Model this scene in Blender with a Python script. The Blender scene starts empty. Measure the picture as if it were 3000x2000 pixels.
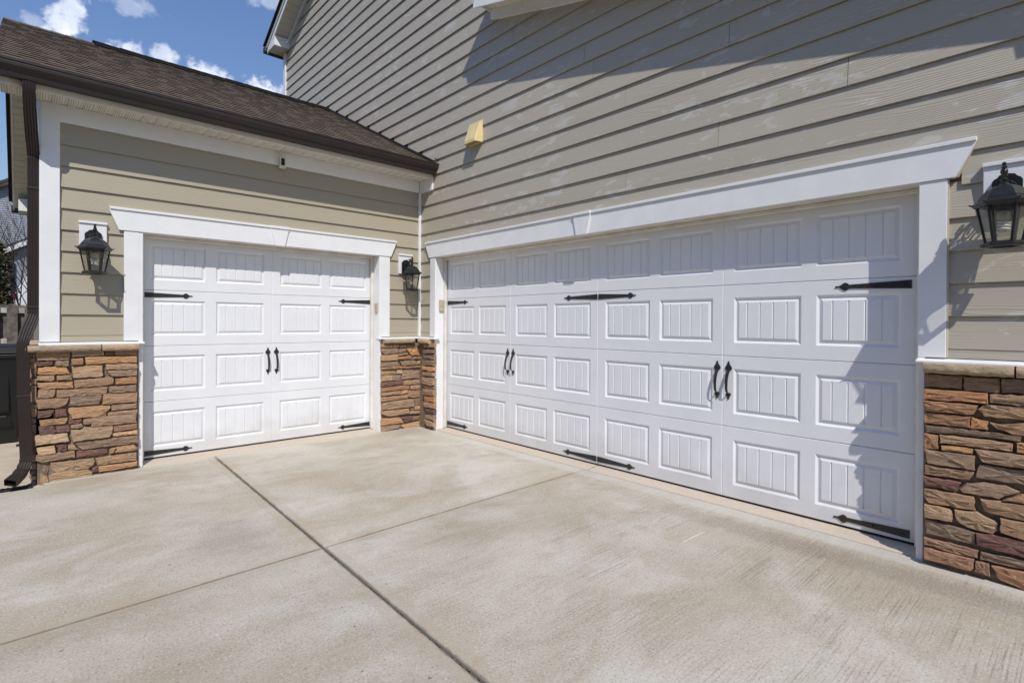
import bpy, bmesh, math, random
from mathutils import Vector, Matrix
random.seed(7)
C = bpy.context.scene
col = C.collection
R = math.radians

# ------------------------------------------------------------------ camera
cam_data = bpy.data.cameras.new('camera'); cam = bpy.data.objects.new('camera', cam_data); col.objects.link(cam)
cam_data.sensor_width = 36.0; cam_data.lens = 18.66
cam_data.shift_x = 0.0; cam_data.shift_y = -0.0157
cam_data.clip_start = 0.05; cam_data.clip_end = 2000
cam.matrix_world = Matrix(((0.73634, -0.00082, -0.67661, -3.9797), (-0.67659, 0.00730, -0.73633, -6.1361),
                           (0.00554, 0.99997, 0.00482, 1.3265), (0, 0, 0, 1)))
C.camera = cam

# ------------------------------------------------------------------ sun, sky, exposure
SUN = Vector((-0.60, -1.0, 1.335)).normalized()          # towards the sun
SUN_EL = math.asin(SUN.z); SUN_AZ = math.atan2(SUN.x, SUN.y)
sd = bpy.data.lights.new('sun', 'SUN'); sd.energy = 5.0; sd.angle = R(0.53); sd.color = (1.0, 0.955, 0.89)
sun = bpy.data.objects.new('sun', sd); col.objects.link(sun)
sun.rotation_euler = SUN.to_track_quat('Z', 'Y').to_euler(); sun.location = (-8, -12, 16)
W = bpy.data.worlds.new('World'); C.world = W; W.use_nodes = True
C.view_settings.view_transform = 'Standard'; C.view_settings.look = 'None'
C.view_settings.gamma = 1.0; C.view_settings.use_curve_mapping = False; C.view_settings.exposure = -0.40


class NT:
    """small helper for writing node trees"""
    def __init__(s, tree):
        s.t = tree; s.n = tree.nodes; s.l = tree.links

    def new(s, typ, **kw):
        n = s.n.new(typ)
        for k, v in kw.items():
            setattr(n, k, v)
        return n

    def put(s, sock, v):
        if isinstance(v, bpy.types.NodeSocket):
            s.l.new(v, sock)
        else:
            if isinstance(v, (tuple, list)) and len(v) == 3 and sock.type == 'RGBA':
                v = (*v, 1)
            sock.default_value = v

    def math(s, op, a, b=0.0, c=0.0, clamp=False):
        n = s.new('ShaderNodeMath', operation=op, use_clamp=clamp)
        for i, v in enumerate((a, b, c)):
            s.put(n.inputs[i], v)
        return n.outputs[0]

    def noise(s, vec, scale, detail=4, rough=0.55, dist=0.0, out='Fac'):
        n = s.new('ShaderNodeTexNoise'); s.put(n.inputs['Vector'], vec)
        n.inputs['Scale'].default_value = scale; n.inputs['Detail'].default_value = detail
        n.inputs['Roughness'].default_value = rough; n.inputs['Distortion'].default_value = dist
        return n.outputs[out]

    def mapv(s, vec, scale=(1, 1, 1), loc=(0, 0, 0), rot=(0, 0, 0)):
        n = s.new('ShaderNodeMapping'); s.put(n.inputs['Vector'], vec)
        n.inputs['Scale'].default_value = scale; n.inputs['Location'].default_value = loc; n.inputs['Rotation'].default_value = rot
        return n.outputs[0]

    def ramp(s, fac, lo, hi, a=0.0, b=1.0, smooth=True):
        n = s.new('ShaderNodeMapRange'); n.interpolation_type = 'SMOOTHSTEP' if smooth else 'LINEAR'
        s.put(n.inputs['Value'], fac); s.put(n.inputs['From Min'], lo); s.put(n.inputs['From Max'], hi)
        s.put(n.inputs['To Min'], a); s.put(n.inputs['To Max'], b)
        return n.outputs[0]

    def mix(s, fac, a, b, mode='MIX'):
        n = s.new('ShaderNodeMix', data_type='RGBA', blend_type=mode)
        s.put(n.inputs[0], fac); s.put(n.inputs[6], a); s.put(n.inputs[7], b)
        return n.outputs[2]

    def vadd(s, a, b):
        n = s.new('ShaderNodeVectorMath', operation='ADD'); s.put(n.inputs[0], a); s.put(n.inputs[1], b)
        return n.outputs[0]

    def sep(s, v):
        n = s.new('ShaderNodeSeparateXYZ'); s.put(n.inputs[0], v); return n.outputs

    def bump(s, h, strength, dist, normal=None):
        n = s.new('ShaderNodeBump'); s.put(n.inputs['Height'], h)
        n.inputs['Strength'].default_value = strength; n.inputs['Distance'].default_value = dist
        if normal is not None:
            s.put(n.inputs['Normal'], normal)
        return n.outputs[0]


def build_world():
    k = NT(W.node_tree); bg = k.n['Background']
    sky = k.new('ShaderNodeTexSky', sky_type='NISHITA', sun_disc=False)
    sky.sun_elevation = SUN_EL; sky.sun_rotation = SUN_AZ
    sky.altitude = 120; sky.air_density = 2.0; sky.dust_density = 0.0; sky.ozone_density = 4.0
    hs = k.new('ShaderNodeHueSaturation'); k.put(hs.inputs['Color'], sky.outputs[0]); hs.inputs['Saturation'].default_value = 1.0; hs.inputs['Value'].default_value = 1.0
    tint = k.mix(1.0, hs.outputs[0], (0.90, 0.98, 1.36), 'MULTIPLY')            # clear spring air, a deeper blue
    tc = k.new('ShaderNodeTexCoord'); d = k.sep(tc.outputs['Generated'])
    az = k.math('MULTIPLY', k.math('ARCTAN2', d[0], d[1]), 57.2958)
    el = k.math('MULTIPLY', k.math('ARCSINE', d[2]), 57.2958)
    n1 = k.noise(tc.outputs['Generated'], 26, 9, 0.62)
    n2 = k.noise(tc.outputs['Generated'], 60, 7, 0.6)
    wob = k.math('ADD', k.math('MULTIPLY', k.math('SUBTRACT', n1, 0.5), 3.0), k.math('MULTIPLY', k.math('SUBTRACT', n2, 0.5), 1.7))
    cover = 0.0
    # fair-weather clumps of cloud: azimuth, elevation, half width, half height (degrees), density
    for a0, e0, w, h, dens in ((2.6, 22.7, 1.7, 1.6, 1.0), (0.4, 22.6, 1.2, 0.7, 0.35), (3.0, 24.4, 1.3, 1.0, 0.9), (7.2, 25.7, 2.0, 0.8, 0.4), (6.5, 22.1, 1.7, 1.0, 0.9), (9.6, 22.6, 1.5, 1.0, 0.8),
                            (8.9, 21.8, 1.3, 0.7, 0.8), (12.4, 21.8, 2.2, 1.0, 0.95), (17.6, 21.4, 1.9, 1.5, 1.0), (16.6, 20.4, 2.6, 0.9, 0.9), (17.9, 28.6, 2.0, 0.8, 0.4), (-1.4, 27.5, 1.6, 1.6, 0.2), (30, 20, 6, 2.2, 1), (-22, 24, 6, 2.4, 1), (-40, 17, 8, 2.4, 1),
                            (60, 24, 8, 3, 1), (95, 20, 9, 3, 1), (140, 26, 9, 3.2, 1), (-90, 25, 10, 3, 1), (-125, 18, 9, 2.4, 1), (175, 17, 8, 2.6, 1)):
        x = k.math('DIVIDE', k.math('SUBTRACT', az, a0), w); y = k.math('DIVIDE', k.math('SUBTRACT', el, e0), h)
        r = k.math('SQRT', k.math('ADD', k.math('MULTIPLY', x, x), k.math('MULTIPLY', y, y)))
        m = k.math('MULTIPLY', k.ramp(k.math('ADD', r, wob), 0.95, 0.2), dens)
        cover = m if isinstance(cover, float) else k.math('MAXIMUM', cover, m)
    shade = k.mix(k.ramp(n1, 0.35, 0.7), (9.0, 10.0, 12.0), (14.0, 14.2, 14.6))
    k.put(bg.inputs['Color'], k.mix(cover, tint, shade)); bg.inputs['Strength'].default_value = 0.112


build_world()

# ------------------------------------------------------------------ materials
MATS = {}


def mat(name, color, rough=0.6, metal=0.0, spec=0.5):
    m = bpy.data.materials.new(name); m.use_nodes = True; k = NT(m.node_tree)
    b = k.n['Principled BSDF']
    b.inputs['Base Color'].default_value = (*color, 1); b.inputs['Roughness'].default_value = rough
    b.inputs['Metallic'].default_value = metal; b.inputs['Specular IOR Level'].default_value = spec
    MATS[name] = m
    return m, k, b


def geo_pos(k):
    return k.new('ShaderNodeNewGeometry').outputs['Position']


def obj_rand(k):
    return k.new('ShaderNodeObjectInfo').outputs['Random']


def obj_vec(k, spread=40.0):
    tc = k.new('ShaderNodeTexCoord'); r = obj_rand(k)
    cb = k.new('ShaderNodeCombineXYZ')
    k.put(cb.inputs[0], k.math('MULTIPLY', r, spread)); k.put(cb.inputs[1], k.math('MULTIPLY', r, spread * 1.7)); k.put(cb.inputs[2], k.math('MULTIPLY', r, spread * 0.61))
    return k.vadd(tc.outputs['Object'], cb.outputs[0])


def speckle(name, color, rough, amount=0.12, scale=6, bump=0.0, bscale=150, spec=0.5, metal=0.0):
    m, k, b = mat(name, color, rough, metal, spec)
    p = geo_pos(k); n = k.noise(p, scale, 6, 0.6)
    lo = tuple(c * (1 - amount) for c in color); hi = tuple(min(1, c * (1 + amount)) for c in color)
    k.put(b.inputs['Base Color'], k.mix(k.ramp(n, 0.3, 0.7), lo, hi))
    if bump:
        k.put(b.inputs['Normal'], k.bump(k.noise(p, bscale, 3), bump, 0.002))
    return m


def make_siding(name, color, patches):
    m, k, b = mat(name, color, 0.42, 0, 0.5)
    v = obj_vec(k); p = geo_pos(k)
    # grain runs along the board: y on the tall wall, x on the wing
    al = lambda a, b: (b, a, b) if patches else (a, b, b)
    g1 = k.noise(k.mapv(v, al(1.3, 30)), 3.2, 5, 0.6, 0.9)
    g2 = k.noise(k.mapv(v, al(4.0, 110)), 2.4, 3, 0.6, 0.5)
    warp = k.noise(k.mapv(v, (al(0.75, 1)[0], al(0.75, 1)[1], 7.0)), 1.0, 3, 0.45, 0.3)
    ph = k.math('ADD', k.math('MULTIPLY', k.sep(v)[2], 460.0), k.math('MULTIPLY', warp, 74.0))       # cedar-mill growth rings
    ring = k.math('ADD', 0.5, k.math('MULTIPLY', k.math('SINE', ph), 0.5))
    fade = k.ramp(k.noise(k.mapv(v, al(1.1, 6)), 1.0, 3, 0.5), 0.35, 0.65, 0.15, 1.0)
    h = k.math('ADD', k.math('MULTIPLY', k.math('MULTIPLY', ring, fade), 0.8), k.math('ADD', k.math('MULTIPLY', g1, 0.5), k.math('MULTIPLY', g2, 0.4)))
    k.put(b.inputs['Normal'], k.bump(h, 0.5, 0.0026))
    tone = k.math('ADD', k.math('MULTIPLY', obj_rand(k), 0.5), k.math('MULTIPLY', k.noise(p, 1.4, 5), 0.5))
    lo = tuple(c * 0.93 for c in color); hi = tuple(c * 1.06 for c in color)
    c = k.mix(tone, lo, hi)
    c = k.mix(k.math('MULTIPLY', k.ramp(g2, 0.62, 0.75), 0.10), c, tuple(x * 0.6 for x in color))
    if patches:                                   # touch-up paint dabbed along the boards
        a = k.noise(k.mapv(p, (1, 1.5, 4.2)), 2.2, 2.5, 0.5, 1.3)
        q = k.noise(k.mapv(p, (1, 0.5, 0.9), (3, 7, 1)), 1.6, 2, 0.5)
        e = k.noise(k.mapv(p, (1, 5, 12)), 3.0, 4, 0.6, 1.0)
        s = k.math('ADD', k.math('MULTIPLY', a, 0.78), k.math('ADD', k.math('MULTIPLY', q, 0.30), k.math('MULTIPLY', e, 0.10)))
        f = k.math('MULTIPLY', k.ramp(s, 0.69, 0.72), k.ramp(e, 0.3, 0.6, 0.12, 0.62))
        c = k.mix(f, c, (0.56, 0.55, 0.51))
    k.put(b.inputs['Base Color'], c)
    return m


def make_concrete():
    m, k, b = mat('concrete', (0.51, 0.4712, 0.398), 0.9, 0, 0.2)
    p = geo_pos(k); x, y, z = k.sep(p)
    big = k.noise(k.mapv(p, (0.8, 1.25, 1)), 0.85, 9, 0.66, 0.4)
    mid = k.noise(k.mapv(p, (1.0, 1.5, 1), (5, 2, 0)), 2.4, 10, 0.72, 0.3)
    wash = k.noise(k.mapv(p, (0.9, 1.2, 1), (11, 4, 0)), 1.25, 8, 0.68, 0.6)
    c = k.mix(k.ramp(big, 0.32, 0.68), (0.5406, 0.5019, 0.4229), (0.408, 0.3483, 0.2608))
    c = k.mix(k.math('MULTIPLY', k.ramp(mid, 0.49, 0.66), 0.45), c, (0.3672, 0.3022, 0.214))
    c = k.mix(k.math('MULTIPLY', k.ramp(wash, 0.48, 0.68), 0.55), c, (0.612, 0.5891, 0.5324))
    # an old darker stain left of the crossing joint
    dx = k.math('DIVIDE', k.math('ADD', x, 3.0), 0.40); dy = k.math('DIVIDE', k.math('ADD', y, 2.5), 0.42)
    st = k.math('ADD', k.math('SQRT', k.math('ADD', k.math('MULTIPLY', dx, dx), k.math('MULTIPLY', dy, dy))), k.math('MULTIPLY', k.math('SUBTRACT', mid, 0.5), 2.6))
    c = k.mix(k.math('MULTIPLY', k.ramp(st, 1.25, 0.1), 0.5), c, (0.2754, 0.2305, 0.1891))
    # tooled band along the joints and the trowelled strip beside the walls
    j1 = k.math('ABSOLUTE', k.math('SUBTRACT', k.math('ADD', x, 2.569), k.math('MULTIPLY', y, 0.0287)))
    j2 = k.math('ABSOLUTE', k.math('SUBTRACT', k.math('ADD', y, 2.973), k.math('MULTIPLY', x, 0.0215)))
    rag = k.math('MULTIPLY', k.math('SUBTRACT', k.noise(p, 14, 5), 0.5), 0.05)
    band = k.math('MULTIPLY', k.ramp(k.math('ADD', k.math('MINIMUM', j1, k.math('ADD', j2, 0.02)), rag), 0.085, 0.07), k.ramp(mid, 0.35, 0.55, 0.3, 1.0))
    c = k.mix(k.math('MULTIPLY', band, 0.42), c, (0.408, 0.3329, 0.2388))
    grime = k.math('MAXIMUM', k.ramp(k.math('ADD', j1, k.math('MULTIPLY', rag, 0.5)), 0.022, 0.008), k.ramp(k.math('ADD', j2, k.math('MULTIPLY', rag, 0.25)), 0.014, 0.005))
    c = k.mix(k.math('MULTIPLY', grime, 0.68), c, (0.1326, 0.1178, 0.09453))
    wall = k.math('MINIMUM', k.math('MULTIPLY', x, -1), k.math('MULTIPLY', y, -1))
    apron = k.ramp(k.math('ADD', wall, rag), 0.33, 0.27)
    c = k.mix(k.math('MULTIPLY', apron, 0.5), c, (0.561, 0.5481, 0.4976))
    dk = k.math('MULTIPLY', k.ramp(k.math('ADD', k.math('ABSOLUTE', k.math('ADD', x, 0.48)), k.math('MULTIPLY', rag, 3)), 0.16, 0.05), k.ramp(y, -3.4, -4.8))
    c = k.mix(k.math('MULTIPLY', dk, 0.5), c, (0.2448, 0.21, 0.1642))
    # broom lines run away from the double door
    se = k.math('MULTIPLY', k.ramp(y, -2.0, -4.4), k.ramp(x, -3.6, -1.2))
    bm = k.math('ADD', 0.16, k.math('MULTIPLY', se, 0.8))
    bm = k.math('MULTIPLY', bm, k.ramp(k.noise(p, 1.7, 6, 0.65), 0.38, 0.6))
    lines = k.noise(k.mapv(p, (1.5, 115, 1), rot=(0, 0, 0.03)), 1.0, 6, 0.75, 0.08)
    grit = k.noise(p, 95, 5, 0.8)
    grit2 = k.noise(p, 260, 3, 0.7)
    keep = k.math('SUBTRACT', 1.0, k.math('MULTIPLY', k.math('MAXIMUM', band, apron), 0.55))
    c = k.mix(k.math('MULTIPLY', k.math('MULTIPLY', k.ramp(lines, 0.5, 0.38), bm), k.math('MULTIPLY', keep, 0.6)), c, (0.1734, 0.1383, 0.09951))
    c = k.mix(k.math('MULTIPLY', k.ramp(grit, 0.475, 0.33), k.math('MULTIPLY', keep, 0.8)), c, (0.2244, 0.1844, 0.1393))
    c = k.mix(k.math('MULTIPLY', k.ramp(grit, 0.54, 0.66), k.math('MULTIPLY', keep, 0.55)), c, (0.7344, 0.7068, 0.6369))
    c = k.mix(k.math('MULTIPLY', k.ramp(grit2, 0.42, 0.28), k.math('MULTIPLY', keep, 0.7)), c, (0.204, 0.169, 0.1294))
    pits = k.noise(p, 33, 2, 0.4)
    c = k.mix(k.math('MULTIPLY', k.ramp(pits, 0.27, 0.22), 0.75), c, (0.102, 0.08708, 0.06966))
    # a few pale scrapes
    sc = k.noise(k.mapv(p, (1.1, 26, 1), (3, 9, 0), (0, 0, 1.0)), 1.3, 2, 0.4, 0.6)
    c = k.mix(k.math('MULTIPLY', k.ramp(sc, 0.735, 0.76), k.math('MULTIPLY', se, 0.6)), c, (0.714, 0.6966, 0.6369))
    h = k.math('ADD', k.math('MULTIPLY', k.math('MULTIPLY', lines, bm), 1.0), k.math('ADD', k.math('MULTIPLY', grit, 0.8), k.math('MULTIPLY', grit2, 0.3)))
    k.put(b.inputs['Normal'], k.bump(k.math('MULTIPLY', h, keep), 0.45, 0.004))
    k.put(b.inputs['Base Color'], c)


def make_stone(key, c1, c2, c3):
    m, k, b = mat('stone_' + key, c1, 0.9, 0, 0.2)
    v = obj_vec(k); r = obj_rand(k)
    n = k.noise(k.mapv(v, (1, 1, 2.2)), 11, 7, 0.65, 0.6); f = k.noise(k.mapv(v, (1.0, 1, 3.2), rot=(0.25, 0.3, 0)), 34, 6, 0.7, 0.8)
    c = k.mix(k.ramp(n, 0.34, 0.66), c1, c2)
    c = k.mix(k.math('MULTIPLY', k.ramp(f, 0.52, 0.68), 0.75), c, c3)
    c = k.mix(k.math('MULTIPLY', k.ramp(f, 0.42, 0.3), 0.7), c, tuple(x * 0.45 for x in c1))
    gr = k.noise(v, 190, 4, 0.75)
    c = k.mix(k.math('MULTIPLY', k.ramp(gr, 0.46, 0.3), 0.6), c, tuple(x * 0.4 for x in c1)); c = k.mix(k.math('MULTIPLY', k.ramp(gr, 0.55, 0.7), 0.4), c, tuple(min(0.8, x * 1.5) for x in c3))
    hv = k.new('ShaderNodeHueSaturation'); k.put(hv.inputs['Color'], c)
    k.put(hv.inputs['Value'], k.math('ADD', 0.72, k.math('MULTIPLY', r, 0.38)))
    k.put(hv.inputs['Saturation'], k.math('ADD', 0.80, k.math('MULTIPLY', r, 0.2)))
    k.put(b.inputs['Base Color'], hv.outputs[0])
    h = k.math('ADD', k.math('MULTIPLY', n, 0.9), k.math('ADD', k.math('MULTIPLY', f, 0.9), k.math('MULTIPLY', gr, 0.22)))
    k.put(b.inputs['Normal'], k.bump(h, 1.0, 0.012))


def make_shingle():
    m, k, b = mat('shingle', (0.1, 0.08, 0.065), 0.95, 0, 0.15)
    p = geo_pos(k); at = k.new('ShaderNodeAttribute', attribute_name='tone').outputs['Fac']
    n = k.noise(p, 1.2, 4); g = k.noise(p, 260, 3, 0.7)
    t = k.math('ADD', k.math('MULTIPLY', at, 0.75), k.math('MULTIPLY', n, 0.25))
    c = k.mix(t, (0.092, 0.068, 0.050), (0.172, 0.130, 0.096))
    c = k.mix(k.math('MULTIPLY', k.ramp(g, 0.5, 0.75), 0.5), c, (0.24, 0.2, 0.165))
    k.put(b.inputs['Base Color'], c); k.put(b.inputs['Normal'], k.bump(g, 0.5, 0.004))


def make_soffit():
    m, k, b = mat('vented_vinyl', (0.66, 0.61, 0.53), 0.45)
    x, y, z = k.sep(geo_pos(k))
    fx = k.math('ABSOLUTE', k.math('SUBTRACT', k.math('FRACT', k.math('MULTIPLY', x, 66)), 0.5))
    fy = k.math('ABSOLUTE', k.math('SUBTRACT', k.math('FRACT', k.math('MULTIPLY', y, 60)), 0.5))
    d = k.math('SQRT', k.math('ADD', k.math('MULTIPLY', fx, fx), k.math('MULTIPLY', fy, fy)))
    uv = k.new('ShaderNodeAttribute', attribute_name='vent').outputs['Fac']
    f = k.math('MULTIPLY', k.ramp(d, 0.31, 0.22), uv)
    k.put(b.inputs['Base Color'], k.mix(f, (0.80, 0.76, 0.68), (0.06, 0.05, 0.035)))


def make_glass():
    m = bpy.data.materials.new('lamp_glass'); m.use_nodes = True; k = NT(m.node_tree); MATS['lamp_glass'] = m
    out = k.n['Material Output']; k.n.remove(k.n['Principled BSDF'])
    t = k.new('ShaderNodeBsdfTransparent'); t.inputs[0].default_value = (0.86, 0.86, 0.82, 1)
    g = k.new('ShaderNodeBsdfGlossy'); g.inputs['Roughness'].default_value = 0.04
    lw = k.new('ShaderNodeLayerWeight'); lw.inputs[0].default_value = 0.5
    fr = k.new('ShaderNodeMath', operation='MULTIPLY_ADD'); k.put(fr.inputs[0], k.math('POWER', lw.outputs['Facing'], 4.0)); fr.inputs[1].default_value = 0.45; fr.inputs[2].default_value = 0.045
    dirt = k.new('ShaderNodeBsdfDiffuse'); dirt.inputs[0].default_value = (0.3, 0.29, 0.25, 1)
    m1 = k.new('ShaderNodeMixShader'); k.put(m1.inputs[0], k.math('ADD', 0.05, k.math('MULTIPLY', k.noise(geo_pos(k), 18, 4), 0.14))); k.l.new(t.outputs[0], m1.inputs[1]); k.l.new(dirt.outputs[0], m1.inputs[2])
    m2 = k.new('ShaderNodeMixShader'); k.l.new(fr.outputs[0], m2.inputs[0]); k.l.new(m1.outputs[0], m2.inputs[1]); k.l.new(g.outputs[0], m2.inputs[2])
    k.l.new(m2.outputs[0], out.inputs[0])


make_siding('siding_warm', (0.398, 0.352, 0.262), False)
make_siding('siding_grey', (0.445, 0.402, 0.322), True)
make_concrete(); make_shingle(); make_soffit(); make_glass()
speckle('threshold', (0.53, 0.455, 0.37), 0.9, 0.06, 40, 0.25, 120, 0.2)
speckle('walk', (0.50, 0.43, 0.33), 0.9, 0.12, 3, 0.4, 120, 0.2)
speckle('white_trim', (0.80, 0.80, 0.80), 0.45, 0.03, 5, 0.12, 90)
speckle('white_tan', (0.70, 0.66, 0.59), 0.5, 0.10, 7, 0.12, 90)  # tan-toned white for the door stops and head jambs
speckle('cream_soffit', (0.74, 0.70, 0.62), 0.5, 0.05, 4)
speckle('mortar', (0.20, 0.155, 0.11), 0.95, 0.3, 30, 0.8, 90, 0.1)
speckle('gutter_brown', (0.026, 0.017, 0.014), 0.45, 0.12, 3)
speckle('shingle_edge', (0.012, 0.010, 0.009), 0.95, 0.3, 40)
speckle('black_iron', (0.024, 0.022, 0.021), 0.42, 0.5, 60, 0.5, 170)
speckle('lamp_black', (0.009, 0.010, 0.012), 0.40, 0.2, 30, 0.12, 200)
speckle('vent_cream', (0.72, 0.58, 0.30), 0.5, 0.05, 9)
speckle('camera_white', (0.74, 0.70, 0.60), 0.5, 0.04, 9)
speckle('beige_plastic', (0.50, 0.42, 0.30), 0.5, 0.05, 9)
speckle('rubber', (0.012, 0.012, 0.012), 0.8, 0.2, 9)
speckle('joint_fill', (0.030, 0.026, 0.022), 0.95, 0.6, 55, 1.0, 120, 0.1)
speckle('bin_plastic', (0.006, 0.006, 0.007), 0.5, 0.2, 5)
speckle('fence_wood', (0.15, 0.13, 0.115), 0.9, 0.4, 9, 0.5, 70, 0.15)
speckle('fence_rail', (0.42, 0.40, 0.37), 0.9, 0.25, 9)
speckle('bark', (0.075, 0.055, 0.045), 0.95, 0.35, 14, 0.8, 60, 0.1)
speckle('evergreen', (0.040, 0.042, 0.014), 0.8, 0.45, 5)
speckle('evergreen_tip', (0.14, 0.105, 0.03), 0.8, 0.4, 5)
speckle('soil', (0.085, 0.085, 0.045), 0.95, 0.3, 3, 0.8, 40, 0.1)
speckle('blue_grey_siding', (0.28, 0.30, 0.34), 0.6, 0.06, 2)
speckle('far_roof', (0.07, 0.06, 0.055), 0.95, 0.2, 3)
speckle('socket', (0.55, 0.5, 0.38), 0.5, 0.05, 9)
mat('bulb_white', (0.85, 0.85, 0.83), 0.2); mat('dark_window', (0.012, 0.014, 0.017), 0.08); mat('car_white', (0.75, 0.75, 0.76), 0.25)
mat('tail_red', (0.30, 0.02, 0.02), 0.25); mat('metal', (0.5, 0.5, 0.5), 0.35, 1.0)


def make_door_white():
    m, k, b = mat('door_white', (0.77, 0.78, 0.80), 0.42)
    p = k.new('ShaderNodeTexCoord').outputs['Object']; w = geo_pos(k); z = k.sep(w)[2]
    e = k.noise(k.mapv(p, (22, 60, 110)), 1.0, 4, 0.6, 1.2)
    k.put(b.inputs['Normal'], k.bump(e, 0.16, 0.003))
    n = k.noise(w, 3.2, 6, 0.6)
    dirt = k.math('MULTIPLY', k.ramp(k.math('ADD', z, k.math('MULTIPLY', k.math('SUBTRACT', n, 0.5), 0.5)), 0.34, -0.03), 0.34)
    c = k.mix(k.ramp(n, 0.3, 0.75), (0.75, 0.76, 0.78), (0.795, 0.80, 0.815))
    k.put(b.inputs['Base Color'], k.mix(dirt, c, (0.46, 0.42, 0.36)))


make_door_white()
make_stone('o', (0.598, 0.3185, 0.1365), (0.494, 0.286, 0.1495), (0.728, 0.4485, 0.221))
make_stone('t', (0.559, 0.3575, 0.195), (0.442, 0.2795, 0.156), (0.689, 0.481, 0.2795))
make_stone('l', (0.702, 0.481, 0.26), (0.585, 0.377, 0.195), (0.75, 0.598, 0.364))
make_stone('b', (0.442, 0.2665, 0.1495), (0.338, 0.2145, 0.13), (0.572, 0.3705, 0.221))
make_stone('g', (0.351, 0.234, 0.156), (0.455, 0.2925, 0.169), (0.494, 0.3575, 0.247))
make_stone('p', (0.185, 0.090, 0.072), (0.25, 0.130, 0.10), (0.34, 0.215, 0.165))
make_stone('r', (0.52, 0.2535, 0.117), (0.416, 0.2145, 0.1105), (0.624, 0.3575, 0.1885))
make_stone('d', (0.2145, 0.1495, 0.104), (0.286, 0.195, 0.13), (0.377, 0.273, 0.182))
make_stone('cap', (0.53, 0.40, 0.255), (0.46, 0.335, 0.21), (0.62, 0.49, 0.34))

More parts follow.
